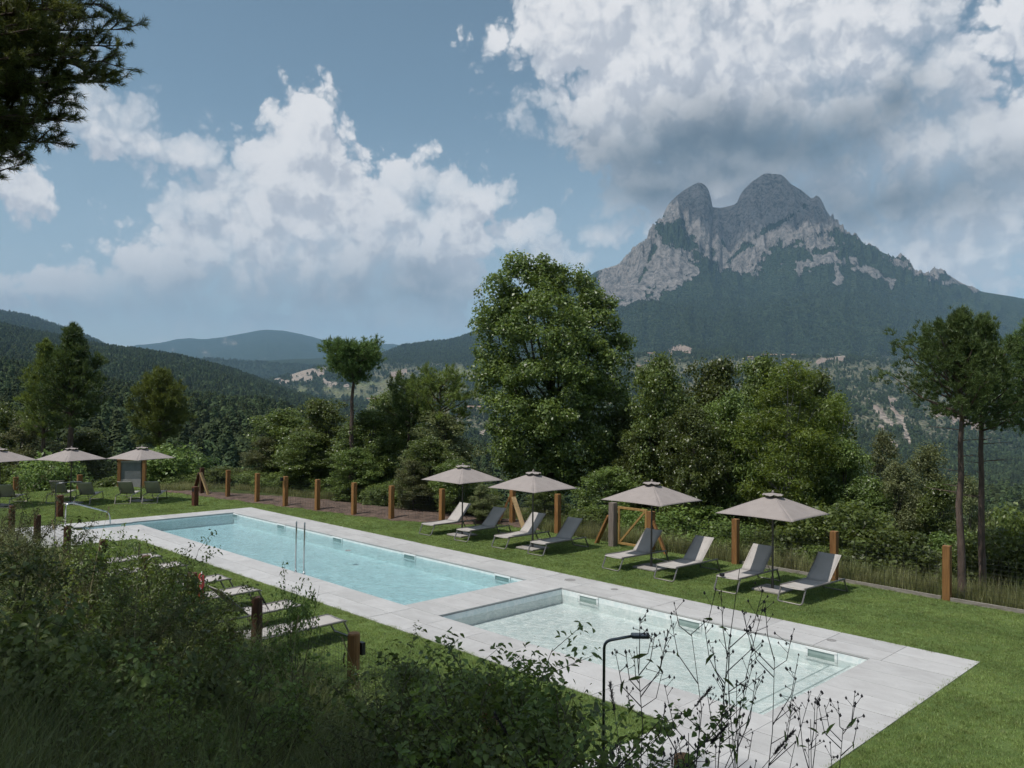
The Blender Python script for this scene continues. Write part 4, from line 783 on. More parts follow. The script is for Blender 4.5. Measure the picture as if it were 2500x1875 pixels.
for a in [('dense2',1615,893,33,200,'dark round tree immediately right of the largest tree'),('dense',1735,900,34,210,'dark tree behind the parasol that stands at the gate'),('dense',1850,895,37,190,'tall green tree behind the bright ash crown'),
 ('ash',1925,925,29,250,'bright yellow-green ash with a thin pale trunk behind the rightmost parasol'),('ash',2030,1000,30,150,'smaller ash leaning right of the bright ash'),
 ('dense2',1690,1010,30,180,'lower dark tree filling in behind the gate parasol'),('dense',1570,1050,33,150,'dark tree at the foot of the largest tree on its right'),
 ('loose',2160,1080,33,130,'pale-leaved tree left of the tall right pines'),('loose',2255,1110,29,180,'loose light tree in front of the far slope, beside the pine trunks'),('dense2',2120,1180,28,160,'green tree low behind the right fence posts'),('loose',2370,1185,31,130,'small light tree seen between and right of the pine trunks'),
 ('dense2',1050,1075,34,150,'dark green tree left of the largest tree'),('loose',1085,1020,37,210,'olive-tinted tree immediately left of the largest tree'),('dense2',960,965,41,170,'dark tree with crown behind the olive-tinted tree'),('dense',905,1010,38,170,'dense tree right of the flat-topped pine trunk'),
 ('dense',795,985,42,180,'dense tree left of the flat-topped pine trunk'),('dense2',700,1010,44,190,'round tree third left of the flat-topped pine'),('loose',640,1075,43,120,'small loose tree at the left end of the broadleaf row'),('dense2',870,1100,36,150,'low dark tree at the foot of the flat-topped pine'),('loose',1010,1130,33,140,'low olive tree behind the leftmost parasol of the row'),
 ('loose',60,1040,49,190,'loose tree below the left pair of pines'),('dense',200,1060,50,160,'dark tree under the taller left pine'),('dense2',5,1000,52,150,'dark tree cut by the left edge of the photo'),('loose',1180,1190,30,110,'small shaded tree behind the second parasol'),('dense',1480,1150,31,170,'deeply shaded tree behind the gate'),('dense2',1330,1190,31,160,'shaded undergrowth tree behind the post right of the second parasol')]:
    plant(a[0],a[1],a[2],a[3],a[4],a[5],GT)
for a in [('dense',1980,930,35,200,'tall dark tree behind the ash, at its right shoulder'),('dense2',1790,980,31,190,'broad tree filling the gap left of the bright ash'),('dense',2060,1090,29,170,'mid-height tree behind the big leafy bush'),('dense2',1655,960,35,170,'tree in the second rank right of the largest tree'),('loose',2200,1150,27.5,170,'light tree low in front of the far slope'),('dense',2290,1190,27,150,'low dense tree behind the right pine trunks'),('dense2',1540,1000,36,130,'tree tucked against the right flank of the largest tree'),('dense',745,1060,40,150,'low dense tree before the tall bare trunk'),('dense2',1110,1130,32,150,'shaded tree between the olive-tinted tree and the largest tree')]: plant(a[0],a[1],a[2],a[3],a[4],a[5],GT)
GB='bushes along the far fence'
BUS=[('bush',2070,1225,24.5,240,'big leafy bush right of the rightmost parasol'),('bush',2195,1290,23.0,190,'bush behind the second last orange post'),('bush',1900,1290,25.5,170,'bush behind the rightmost parasol pole'),('bush',2440,1290,21.0,200,'bush at the right edge behind the wire fence'),('bush',2500,1235,23.5,160,'tall bright bush touching the right edge of the photo'),('bush',2330,1300,23.5,170,'shaded bush between the pine trunks'),('bush',2010,1330,23.6,130,'low bush behind the wire near the last lounger'),('bush',1700,1230,29,190,'bush behind the gate parasol canopy'),('bush',1780,1270,27,130,'bush left of the post beside the rightmost parasol'),('bush',1560,1245,29,130,'bush seen through the timber gate'),('bush',1440,1240,30,130,'dark bush left of the timber gate'),('bush',1150,1235,33,120,'bush behind the two leftmost loungers of the row'),('bush',1050,1210,35,130,'bush behind the leftmost parasol pole'),
 ('bushb',420,1075,45,150,'pale bright round bush under the middle left pine'),('bushb',120,1095,46,130,'bright bush under the left pines'),('bushb',620,1190,42,90,'bright low bush behind the third fence post'),('bushb',540,1195,43,90,'bright low bush behind the far corner posts'),('bushb',450,1190,44,90,'bright low bush left of the braced corner post'),('bushb',250,1170,45,90,'bright low bush left of the grey panelled cabinet'),('bush',880,1185,37,120,'low bush at the edge of the bare soil strip'),('bush',780,1190,40,110,'low green bush behind the soil strip'),('bush',700,1185,41,100,'low green bush left behind the soil strip'),('bush',960,1200,35.5,120,'low bush right of the flat-topped pine foot'),('bushb',930,1215,34.5,60,'small bright sprig bush beside the pine foot'),
 ('bush',340,1130,46,140,'dark bush behind the cabinet'),('bush',20,1130,47,140,'bush at the left edge behind the cut-off parasol')]
for i,a in enumerate(BUS): plant(a[0],a[1],a[2],a[3],a[4],a[5],GB,i)
# --- pines
def put(o,px,py_base,D_): p_=wpt(px,py_base,D_); o.location=(p_[0],p_[1],gz(p_[0],p_[1])); return p_
def pine_px(px,top,D_,**k):
    p_=wpt(px,top,D_); g=gz(p_[0],p_[1]); o=pine(p_[2]-g,**k); o.location=(p_[0],p_[1],g); return o
pine_px(178,812,46.,zc=.47,seed=3,prof=[(.47,1.3),(.58,2.1),(.72,1.7),(.88,.9),(1,.15)],label='taller pine of the left pair, spiky dark crown',nb=78,sub=14,tl=.24,tw=.03,r0=.22,mt='pine',up=.9)
pine_px(112,848,48.,zc=.47,seed=5,prof=[(.47,1.1),(.58,1.8),(.72,1.4),(.88,.8),(1,.15)],label='shorter pine of the left pair, left side',nb=64,sub=12,tl=.24,tw=.03,r0=.16,mt='pine2',up=.85)
pine_px(393,925,46.,zc=.42,seed=7,prof=[(.45,1.3),(.6,1.9),(.8,1.3),(1,.2)],label='single pine between the left pair and the flat-topped pine',nb=56,sub=12,tl=.24,tw=.03,r0=.16,mt='pine2',up=.5)
pine_px(862,842,37.,zc=.75,seed=11,prof=[(.75,.45),(.82,.95),(.9,1.25),(1,1.25)],label='flat-topped pine on a tall bare trunk, mid left',nb=42,sub=12,tl=.17,tw=.024,r0=.15,mt='pine',up=-.06,clump=.13,rough=.6,dead=7,lean=(.0,.0))
pine_px(1075,935,38.,zc=.55,seed=13,prof=[(.55,1.1),(.75,1.9),(1,.9)],label='small open-branched pine rising behind the olive-tinted tree',nb=30,sub=10,tl=.2,tw=.028,r0=.12,mt='pine2')
pine_px(1000,940,39.,zc=.6,seed=14,prof=[(.6,1.0),(.8,1.5),(1,.6)],label='small pine left of the open-branched pine',nb=26,sub=10,tl=.2,tw=.028,r0=.11,mt='pine')
pine_px(2345,768,19.6,zc=.60,seed=17,prof=[(.60,.8),(.66,1.4),(.74,1.05),(.82,.62),(.9,.3),(1,.05)],label='left trunk of the tall pine pair on the right',nb=66,sub=15,tl=.12,tw=.017,bias=.5,r0=.105,nt_=14,mt='pine',up=.95,clump=.09,dead=8,rough=.55)
pine_px(2398,795,20.1,zc=.60,seed=19,prof=[(.60,.8),(.7,1.15),(.85,.8),(1,.12)],label='right trunk of the tall pine pair on the right',nb=54,sub=14,tl=.12,tw=.017,r0=.10,nt_=14,mt='pine',up=.95,clump=.09,dead=9,rough=.55)
pine_px(2530,805,21.,zc=.6,seed=23,prof=[(.60,1.0),(.75,1.2),(.9,.7),(1,.1)],label='pine mostly beyond the right edge of the photo',nb=56,sub=16,tl=.12,tw=.017,r0=.14,mt='pine',up=.5,clump=.09)
# --- forest of the hills (too many to count)
def scatter(name,P,rot,scl,idx,temps,label=None):
    me=bpy.data.meshes.new(name); me.vertices.add(len(P)); me.vertices.foreach_set('co',np.asarray(P,np.float32).ravel())
    for a,v,ty in (('rz',rot,'FLOAT'),('sc',scl,'FLOAT'),('ix',idx,'INT')):
        at=me.attributes.new(a,ty,'POINT'); at.data.foreach_set('value',np.asarray(v,np.int32 if ty=='INT' else np.float32))
    o=link(bpy.data.objects.new(name,me)); o['kind']='stuff'
    if label: o['label']=label
    g=bpy.data.node_groups.new(name,'GeometryNodeTree'); g.interface.new_socket('Geometry',in_out='INPUT',socket_type='NodeSocketGeometry'); g.interface.new_socket('Geometry',in_out='OUTPUT',socket_type='NodeSocketGeometry')
    N=g.nodes; Lk=g.links; gi=N.new('NodeGroupInput'); go=N.new('NodeGroupOutput'); jn=N.new('GeometryNodeJoinGeometry')
    for t in reversed(temps):
        oi=N.new('GeometryNodeObjectInfo'); oi.inputs['Object'].default_value=t; oi.inputs['As Instance'].default_value=True; Lk.new(oi.outputs['Geometry'],jn.inputs[0])
    ip=N.new('GeometryNodeInstanceOnPoints'); ip.inputs['Pick Instance'].default_value=True
    def na(n,ty): x=N.new('GeometryNodeInputNamedAttribute'); x.data_type=ty; x.inputs[0].default_value=n; return x.outputs[0]
    cx=N.new('ShaderNodeCombineXYZ'); Lk.new(na('rz','FLOAT'),cx.inputs[2]); e=N.new('FunctionNodeEulerToRotation'); Lk.new(cx.outputs[0],e.inputs[0])
    Lk.new(gi.outputs[0],ip.inputs['Points']); Lk.new(jn.outputs[0],ip.inputs['Instance']); Lk.new(na('ix','INT'),ip.inputs['Instance Index']); Lk.new(e.outputs[0],ip.inputs['Rotation']); Lk.new(na('sc','FLOAT'),ip.inputs['Scale']); Lk.new(ip.outputs[0],go.inputs[0])
    md=o.modifiers.new('scatter','NODES'); md.node_group=g; return o
def temp(name,V,Q,mt): return bpy.data.objects.new(name,mesh_np(name,V,Q,mt))      # not linked: only a pattern for the scatter
def far_tree(seed,conif):
    rng=NR_(seed); n=520; f=rng.uniform(0,1,n)**.8; a=rng.uniform(0,2*math.pi,n)
    if conif: r_=2.0*(1-f)**.75*rng.uniform(.6,1.05,n)+.25; z=1.6+f*6.9
    else: r_=2.5*np.sqrt(np.clip(1-(2*f-1)**2,0.02,1))*rng.uniform(.65,1.1,n)*(1+.25*np.sin(a*3+seed)); z=1.0+f*5.6
    P=np.stack([r_*np.cos(a),r_*np.sin(a),z],1); N=np.stack([np.cos(a),np.sin(a),.9+0*a],1)+rng.normal(size=P.shape)*.35; V,Q=leaf_quads(P,N,.95,rng,.8); return V,Q
FT=[temp('far_conifer',*far_tree(1,True),M['far']),temp('far_crown',*far_tree(2,False),M['far']),temp('far_crown_b',*far_tree(3,False),M['far']),temp('far_conifer_b',*far_tree(4,True),M['far'])]
rng=NR_(77); PT=[]
for (ra,rb,n,sc0) in ((62,160,700,1.0),(160,520,9000,1.0),(520,1100,22000,1.0),(1100,2000,42000,1.05),(2000,3600,52000,1.25),(3600,5000,26000,1.6)):
    r_=np.sqrt(rng.uniform(ra*ra,rb*rb,n)); a=rng.uniform(-.62,.62,n); x=r_*(np.sin(a)*RT[0]+np.cos(a)*FWH[0]); y=r_*(np.sin(a)*RT[1]+np.cos(a)*FWH[1]); z=land(x,y); rk,fa_,fi,sb_=cover(x,y,z)
    keep=rng.uniform(0,1,n)>np.clip(rk*1.25+fa_*1.4+fi*1.15+sb_*.93,0,1); s=sc0*rng.uniform(.55,1.15,n); ix=rng.choice(4,n,p=[.38,.24,.2,.18])
    s=np.where(r_<160,s*.8,s); PT.append(np.stack([x,y,z-.3,s,ix,rng.uniform(0,6.3,n)],1)[keep])
PT=np.concatenate(PT); scatter('hill_forest',PT[:,:3],PT[:,5],PT[:,3],PT[:,4].astype(int),FT,'dark mixed forest covering the hillsides behind the pool')
# scrub dots on the pale slopes
# --- lawn grass and wild grass
def blades(n,h_,spread,w,seed,bend=.5,seg=2):
    rng=NR_(seed); V=[];Q=[]
    for k in range(n):
        a=rng.uniform(0,6.28); b0=np.array([rng.normal()*spread,rng.normal()*spread,0]); L=h_*rng.uniform(.55,1.15); d=np.array([math.cos(a),math.sin(a),0]); s=np.array([-d[1],d[0],0])*w*.5; bb=bend*rng.uniform(.2,1.2); i0=len(V)
        for i in range(seg+1):
            t=i/seg; c=b0+d*(L*bb*t*t)+np.array([0,0,L*t*(1-.25*bb*t)]); ww=(1-t)*1.0+.04; V+=[c-s*ww,c+s*ww]
        for i in range(seg): j=i0+2*i; Q.append((j,j+1,j+3,j+2))
    return np.array(V),Q
LT=[temp('lawn_tuft',*blades(26,.045,.05,.007,s_,.6,1),M['grassblade']) for s_ in (1,2,3)]
rng=NR_(5); PL=[]
dens=lambda x,y: np.clip(1.15-np.hypot(x,y)/60,.35,1)
for (xa,xb),(ya,yb) in LAWN:
    n=int((xb-xa)*(yb-ya)*190); PL.append(np.stack([rng.uniform(xa,xb,n),rng.uniform(ya,yb,n)],1))
for q in STRIP:
    xa,xb=q[0][0],q[1][0]; n=int((xb-xa)*5*150); x=rng.uniform(xa,xb,n); y=rng.uniform(min(q[0][1],q[1][1]),21,n); fy=np.interp(x,[xa,xb],[q[3][1],q[2][1]]); k=y<fy; PL.append(np.stack([x[k],y[k]],1))
PL=np.concatenate(PL); X_=PL@RT[:2]; Y_=PL@FWH[:2]; k=(np.abs(X_)<Y_*.8+6)&(Y_>1)&(rng.uniform(0,1,len(PL))<np.clip(26/Y_,.35,1)); PL=PL[k]
scatter('lawn_grass',np.c_[PL,np.zeros(len(PL))],rng.uniform(0,6.3,len(PL)),rng.uniform(.55,1.1,len(PL)),rng.integers(0,3,len(PL)),LT,'short mown grass of the lawns around the pools')
# wild grass behind the far fence
WT=[temp('wild_tuft',*blades(26,.62,.10,.012,s_,.5,3),M['wildgrass']) for s_ in (4,5)]+[temp('wild_low',*blades(26,.3,.12,.014,6,.6,2),M['wildgrass'])]
n=5200; x=rng.uniform(-42,12,n); y=np.array([fence_y(v) for v in x])+np.where((x<-20)&(x>-39),2.7,.12)+np.abs(rng.normal(size=n))*1.5; z=land(x,y); kk=rng.uniform(0,1,n)<np.where(x<-20,.75,1)
tall=(x>-21)&(rng.uniform(0,1,n)<.5); scatter('wild_grass',np.stack([x,y,z],1)[kk],rng.uniform(0,6.3,n)[kk],(rng.uniform(.5,1.15,n))[kk],np.where(tall,rng.integers(0,2,n),2)[kk],WT,'long wild grass growing behind the far fence')
# --- the slope in front: undergrowth mass, shrubs, weeds
rngs=NR_(9)
def leafy(seed,n,h_,w,leaf): 
    r=NR_(seed); P=np.stack([r.normal(size=n)*w,r.normal(size=n)*w,r.uniform(.02,h_,n)],1); N=np.stack([P[:,0],P[:,1],.25+0*P[:,0]],1)*1.5+r.normal(size=P.shape)*.35+[0,0,.7]; return leaf_big(P,N,leaf,r,.6)
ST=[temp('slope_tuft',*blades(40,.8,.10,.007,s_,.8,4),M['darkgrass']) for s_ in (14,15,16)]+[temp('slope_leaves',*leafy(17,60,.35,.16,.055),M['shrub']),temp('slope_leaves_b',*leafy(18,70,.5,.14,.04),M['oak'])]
n=15500; x=rngs.uniform(-34,1.5,n); y=rngs.uniform(-1.,6.25,n); z=land(x,y); X_=x*RT[0]+y*RT[1]; Y_=x*FWH[0]+y*FWH[1]; d=np.hypot(x,y)
k=(Y_>1.3)&(np.abs(X_)<Y_*.75+.5)&(d>2.0)&~((x>-6.9)&(y>5.9))
# keep the tufts under the picture's own outline of the bank
pyt=HZ-(z+.65-H)/np.maximum(Y_,.1)*F; pxx=1250+F*X_/np.maximum(Y_,.1); lim=np.interp(pxx,[0,200,500,700,900,1250,1400,1560,1640,2500],[1180,1260,1400,1520,1600,1590,1690,1800,1860,2100]); k&=(pyt>lim)
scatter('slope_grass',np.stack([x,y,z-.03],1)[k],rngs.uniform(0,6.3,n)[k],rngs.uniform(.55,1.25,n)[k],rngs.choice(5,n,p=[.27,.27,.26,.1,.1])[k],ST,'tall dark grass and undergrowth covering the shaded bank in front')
def fshrub(name,seed,mt,leaf,label,n_st=9,h_=1.5,w=.7,nl=70,asp=.62):
    q=random.Random(seed); rng=NR_(seed); t=empty(name,(0,0,0),0,label,'shrub'); mb=MB(); PP=[];NN=[]
    for k in range(n_st):
        a=q.uniform(0,6.3); r_=w*q.uniform(.3,1.1); e=Vector((math.cos(a)*r_,math.sin(a)*r_,h_*q.uniform(.6,1.05))); m1=Vector((e.x*.35,e.y*.35,e.z*.55)); mb.tube([(0,0,-.2),m1,e],[.011,.007,.002],5,cap=False)
        for j in range(5):
            u=q.uniform(.35,1); s=m1.lerp(e,u); b2=q.uniform(0,6.3); L=q.uniform(.15,.42)*h_/1.5; e2=s+Vector((math.cos(b2)*L,math.sin(b2)*L,L*q.uniform(.2,.9))); mb.tube([s,e2],[.0035,.0012],4,cap=False)
            for m_ in range(int(nl/5)):
                c=s.lerp(e2,q.uniform(.15,1.08)); PP.append((c.x+q.gauss(0,leaf*.75),c.y+q.gauss(0,leaf*.75),c.z+q.gauss(0,leaf*.6))); NN.append((q.gauss(0,.5)+math.cos(b2)*.3,q.gauss(0,.5)+math.sin(b2)*.3,.85))
    V,Q=leaf_big(np.array(PP),np.array(NN),leaf,rng,asp); mb.obj('stems',M['twig'],t,smooth=True); obj_np('leaves',V,Q,mt,t); return t
SK={'oaks':fshrub('oak_sapling',41,M['oak'],.05,'x',11,1.5,.62,120,.5),'bram':fshrub('bramble_shrub',43,M['shrub'],.038,'x',12,1.2,.8,150,.7),'lime':fshrub('bright_shrub',47,M['bright'],.06,'x',9,1.1,.6,70,.75),'fine':fshrub('fine_leaved_shrub',51,M['olive'],.032,'x',13,1.4,.7,250,.35)}
SH_={'oaks':1.5,'bram':1.2,'lime':1.1,'fine':1.4}; su=set()
def fplant(kind,px,top,D_,label,wx=1.):
    p_=wpt(px,top,D_); g=gz(p_[0],p_[1]); hh=max(.35,p_[2]-g); s=hh/(SH_[kind]*1.0); s2=min(max(s,.55),1.25)*wx; q=random.Random(int(px*7+top)); t=SK[kind]
    if kind not in su: su.add(kind); t.location=(p_[0],p_[1],g); t.scale=(s2,s2,s); t.rotation_euler=(0,0,q.uniform(0,6)); t['label']=label; o=t
    else: o=copy_tree(t,(p_[0],p_[1],g),q.uniform(0,6.3),label,(s2,s2,s))
    o['group']='shrubs on the shaded bank in front'; return o
FS=[('bram',862,1640,9.6,'bramble at the foot of the round-topped fence post'),('bram',645,1525,11.2,'bramble at the foot of the middle near fence post'),('fine',760,1610,9.8,'fine shrub between two near fence posts'),('oaks',530,1470,11.,'oak sapling between the lifebuoy and the middle post'),('oaks',375,1368,9.4,'oak sapling in front of the two farthest near loungers'),('bram',300,1405,9.,'bramble beside the pair of oak saplings'),('oaks',445,1405,8.8,'small sapling left of the lifebuoy'),('lime',200,1480,6.2,'sunlit pale shrub left of the middle bank'),('lime',330,1560,5.6,'sunlit pale shrub in the middle of the left bank'),('fine',15,1225,8.5,'fine-leaved dark shrub at the left edge below the parasols'),('fine',100,1262,9.,'fine-leaved shrub hiding the foot of the left shower'),('oaks',215,1330,9.,'oak sapling left of the near lawn tip'),('oaks',262,1310,8.5,'oak sapling standing against the pale paving tip'),('oaks',300,1390,8.5,'oak sapling in front of the farthest near loungers'),
('oaks',405,1345,8.2,'oak sapling with sprigs reaching over the paving edge'),('bram',430,1450,8.,'bramble left of the lifebuoy post'),('bram',120,1400,7.,'bramble in the left half of the bank'),('lime',50,1420,5.2,'bright sunlit shrub at the left edge'),('lime',90,1500,4.8,'bright sunlit shrub low at the left edge'),('bram',240,1430,7.,'bramble below the oak saplings'),('fine',330,1450,6.6,'fine shrub in the middle of the left bank'),('oaks',400,1470,6.8,'dark sapling below the lifebuoy post'),('bram',500,1535,7.8,'bramble below the middle near fence posts'),('lime',470,1560,6.,'pale green shrub in the middle of the bank'),('oaks',585,1560,7.6,'sapling under the near loungers'),('oaks',722,1440,7.6,'slender oak sprig reaching up before the ladder'),('bram',660,1640,6.4,'bramble beside the round-topped fence post'),('bram',180,1560,5.,'dense bramble in the lower left'),('bram',420,1680,4.6,'dark bramble in the lower centre left'),
('oaks',1060,1655,5.6,'oak shrub left part of the dark clump before the shallow pool'),('oaks',1180,1590,5.4,'oak shrub forming the top of the clump before the shallow pool'),('oaks',1265,1635,5.3,'oak shrub right part of the clump before the shallow pool'),('bram',1120,1660,5.,'bramble under the oak clump'),('oaks',1350,1720,5.,'low oak shrub left of the near shower pole'),('bram',1240,1700,4.4,'bramble under the right oak clump'),('bram',1400,1720,4.6,'bramble at the base of the near shower'),('fine',950,1700,5.,'fine shrub below the round-topped post'),('bram',1340,1800,3.8,'bramble in the bottom middle right'),('lime',1270,1690,4.6,'paler shrub in the dark clump'),('oaks',20,1330,6.,'sapling at the left edge under the fine-leaved shrub'),('bram',560,1640,5.2,'bramble left of centre'),('fine',160,1335,8.,'fine dark shrub before the entry stair paving')]
for a in FS: fplant(*a,wx={722:.4,862:.7,645:.7,760:.6,530:.6,405:.6,375:.6,445:.5,1265:.6,1350:.6,262:.6,215:.6,15:.7,100:.6,160:.6}.get(a[1],.85))
# weeds with seed heads
def weed(seed,h_,label):
    q=random.Random(seed); t=empty('seed_head_weed',(0,0,0),0,label,'weed','tall weeds with seed heads at the bottom right'); mb=MB(); sb=MB(); lf_=[];ln=[]
    pts=[(0,0,-.3)]; x=y=0
    for i in range(1,9): x+=q.gauss(0,.022); y+=q.gauss(0,.022); pts.append((x,y,h_*i/8))
    mb.tube(pts,[.004-.00038*i for i in range(9)],5,cap=False)
    def bud(p_,r_): 
        n=len(sb.v); sb.v+=[(p_[0]+r_,p_[1],p_[2]),(p_[0],p_[1]+r_,p_[2]),(p_[0]-r_,p_[1],p_[2]),(p_[0],p_[1]-r_,p_[2]),(p_[0],p_[1],p_[2]+r_*1.6),(p_[0],p_[1],p_[2]-r_*1.3)]
        for a,c in ((0,1),(1,2),(2,3),(3,0)): sb.f+=[(n+a,n+c,n+4),(n+c,n+a,n+5)]
    for k in range(27):
        u=q.uniform(.25,1); i=min(7,int(u*8)); s=Vector(pts[i]).lerp(Vector(pts[i+1]),u*8-i); a=q.uniform(0,6.3); L=q.uniform(.12,.4)*(1.25-u*.8); e=s+Vector((math.cos(a)*L*.55,math.sin(a)*L*.55,L)); m1=s.lerp(e,.5)+Vector((math.cos(a)*L*.12,math.sin(a)*L*.12,-.02)); mb.tube([s,m1,e],[.0018,.0013,.0008],4,cap=False)
        for j in range(q.randint(2,5)):
            v=q.uniform(.3,1); c=m1.lerp(e,v); d=Vector((q.gauss(0,.022),q.gauss(0,.022),q.uniform(.0,.04))); mb.tube([c,c+d],[.001,.0008],3,cap=False); bud(c+d,q.uniform(.0025,.005))
        bud(e,q.uniform(.003,.006))
        if q.random()<.6: lf_.append(tuple(m1)); ln.append((math.cos(a),math.sin(a),.3))
    mb.obj('stem',M['seed'],t); sb.obj('seed_heads',M['seed'],t); V,Q=leaf_big(np.array(lf_),np.array(ln),.04,NR_(seed),.22); obj_np('leaves',V,Q,M['oak'],t); return t
for i,(px,top,D_,lab) in enumerate([(1722,1330+60,2.5,'tallest thin weed with seed heads, before the shallow pool corner'),(1575,1590,2.4,'thin weed right of the near shower head'),(1660,1560,2.6,'weed second left of the tallest weed'),(1800,1590,2.7,'weed right of the tallest one, leaning over the pool corner'),(1780,1690,2.3,'bushy low weed right of the tallest weed'),(1860,1730,2.6,'low weed near the bottom before the pale tiles'),(1965,1770,2.5,'weed with forked top before the tiles, lower right'),(2020,1765,2.6,'rightmost thin weed against the pale tiles'),(1740,1760,2.1,'short weed at the bottom edge')]):
    p_=wpt(px,top,D_); g=gz(p_[0],p_[1]); w_=weed(60+i,p_[2]-g,lab); w_.location=(p_[0],p_[1],g)
# grass stalks with long heads
def stalk(seed,h_,label,lean=.25,mt='straw'):
    q=random.Random(seed); t=empty('grass_stalk',(0,0,0),q.uniform(0,6.3),label,'grass stalk','tall grass stalks with seed spikes'); L=lean*h_; pts=[(L*(i/8)**2.2,0,h_*(i/8)*(1-.1*(i/8))) for i in range(9)]; MB().tube([(0,0,-.2)]+pts[1:],[.003,.0028,.0026,.0024,.0022,.002,.0018,.0016,.001],4,cap=False).obj('stem',M[mt],t)
    a,c=Vector(pts[7]),Vector(pts[8]); d=(c-a).normalized(); P=[];
    for j in range(34): P.append(tuple(c+d*(j/34*.11-.02)))
    V,Q=tufts(np.array(P),np.tile(np.array(d),(34,1)),5,.016,.004,NR_(seed),.5); obj_np('seed_spike',V,Q,M['seed'] if mt=='seed' else M['straw'],t); return t
for i,(px,top,D_,lab,mt) in enumerate([(1440,1640,3.4,'dark grass spike left of the near shower','seed'),(1395,1570,3.6,'thin dark grass spike against the paving','seed'),(1458,1560,3.2,'dark grass spike bending towards the near shower','seed'),(1540,1680,3.0,'grass spike right of the near shower pole','seed'),(1600,1740,2.6,'thick dark spike near the bottom before the paving','seed'),(330,1330,6.,'straw grass stalk crossing the oak saplings','straw'),(120,1230,7.5,'pale bent grass stalk at the far left','straw'),(180,1260,7.2,'pale arching stalk before the handrail','straw'),(60,1300,6.5,'pale stalk at the left edge','straw'),(770,1450,7.2,'thin stalk beside the slender oak sprig','seed'),(700,1520,6.8,'pale stalk crossing the flat lounger','straw'),(735,1500,6.5,'second pale stalk crossing the flat lounger','straw'),(205,1230,6.8,'pale drooping stalk under the parasols','straw'),(500,1500,6.,'straw stalk below the lifebuoy post','straw'),(950,1560,6.,'thin stalk over the near lawn','straw')]):
    p_=wpt(px,top,D_); g=gz(p_[0],p_[1]); s_=stalk(200+i,p_[2]-g,lab,.3,mt); s_.location=(p_[0],p_[1],g)
# --- trees standing beside and behind the camera (they shade the bank)
def near_pine(pxs):
    q=random.Random(5); t=empty('pine_tree',(0,0,0),0,'near pine whose boughs hang into the top left corner of the sky','tree'); bp=wpt(-520,979,9.2); bx,by=bp[0],bp[1]; g=gz(bx,by); t.location=(bx,by,g); mb=MB(); mb.tube([(0,0,-.6),(0.05,0,3),(0,.1,7),(.1,0,12.5)],[.3,.25,.19,.05],12)
    PP=[];DD=[]
    def bough(s,e,sag,ntw,tw):
        s=Vector(s); e=Vector(e); m1=s.lerp(e,.5)+Vector((0,0,sag)); pts=[s.lerp(m1,k/4) .lerp(m1.lerp(e,k/4),k/4) for k in range(5)]; mb.tube(pts,[.05,.036,.024,.014,.006],6,cap=False); ax=(e-s).normalized(); sd=ax.cross(Vector((0,0,1))).normalized(); L=(e-s).length
        for k in range(ntw):
            u=q.uniform(.22,1.0); f=u*4; i=min(3,int(f)); c=pts[i].lerp(pts[i+1],f-i); sg=1 if k%2 else -1; l=tw*q.uniform(.5,1.1)*(1.15-u*.75); d=(ax*.75+sd*sg*q.uniform(.5,1)+Vector((0,0,q.uniform(-.15,.4)))).normalized(); e2=c+d*l; mb.tube([c,e2],[.009,.003],4,cap=False)
            ns=max(3,int(l/.07))
            for j in range(ns):
                v=(j+.5)/ns; c2=c.lerp(e2,v); d3=(d+Vector((q.gauss(0,.55),q.gauss(0,.55),q.gauss(.25,.4)))).normalized(); l3=.16*q.uniform(.5,1.2); e3=c2+d3*l3; mb.tube([c2,e3],[.004,.002],3,cap=False)
                for m_ in range(5): PP.append(tuple(c2.lerp(e3,.25+m_*.19))); DD.append(tuple(d3))
    org=Vector((bx,by,g))
    def W(px,py,Y): return Vector(wpt(px,py,Y))-org
    tips=[(255,10,9.6),(205,45,9.2),(150,55,9.0),(120,20,8.6),(310,72,9.6),(290,112,9.5),(255,150,9.4),(215,90,9.3),(255,200,9.5),(190,185,9.2),(160,225,9.3),(150,290,9.3),(125,250,9.0),(110,345,9.2),(85,300,8.8),(60,380,9.0),(10,415,9.0),(160,140,8.9),(90,130,8.6),(50,200,8.6),(30,60,8.5),(40,280,8.6),(-40,340,8.8),(-60,200,8.4),(200,-40,9.2),(60,-60,8.6),(320,-80,9.8),(110,200,8.7),(20,140,8.3),(80,70,8.4)]
    for k,(px,py,Y) in enumerate(tips):
        z=(H+(HZ-py)/F*Y)-g; s=Vector((0,0,z-.3-.25*q.random())); bough(s,W(px,py,Y),.12,30,.75)
    for k in range(38):
        a=q.uniform(0,6.3); z=q.uniform(4.0,12.3); L=q.uniform(1.6,3.2)*(1-max(0,z-8)/7); d=np.array([math.cos(a),math.sin(a)])
        e=np.array([bx,by])+d*L; X,Y=e@RT[:2],e@FWH[:2]
        if Y>0.5 and X/Y>-.66: continue
        bough(Vector((0,0,z)),Vector((d[0]*L,d[1]*L,z+.35)),.1,20,.8)
    V,Q=tufts(np.array(PP),np.array(DD),13,.085,.0075,NR_(2),.65); mb.obj('trunk',M['bark'],t); obj_np('needles',V,Q,M['pine2'],t); return t
near_pine(None)
def shade_tree(x,y,h_,seed,label,w=4.6,zc=8.,ncl=230):
    t=broad('broadleaf_tree',[(0,0,zc+2,w*.8,w*.8,2.8),(w*.45,0,zc+1.5,w*.5,w*.5,2.2),(-w*.45,.3,zc+1.5,w*.5,w*.5,2.2),(0,w*.4,zc+3,w*.5,w*.5,2.4),(0,-w*.4,zc+3,w*.6,w*.5,2.4),(0,0,h_-2,w*.5,w*.5,2)],ncl,90,.2,seed,M['oak'],M['bark2'],h_-3,.28,label,cr=(.45,.9)); t.location=(x,y,gz(x,y)); return t
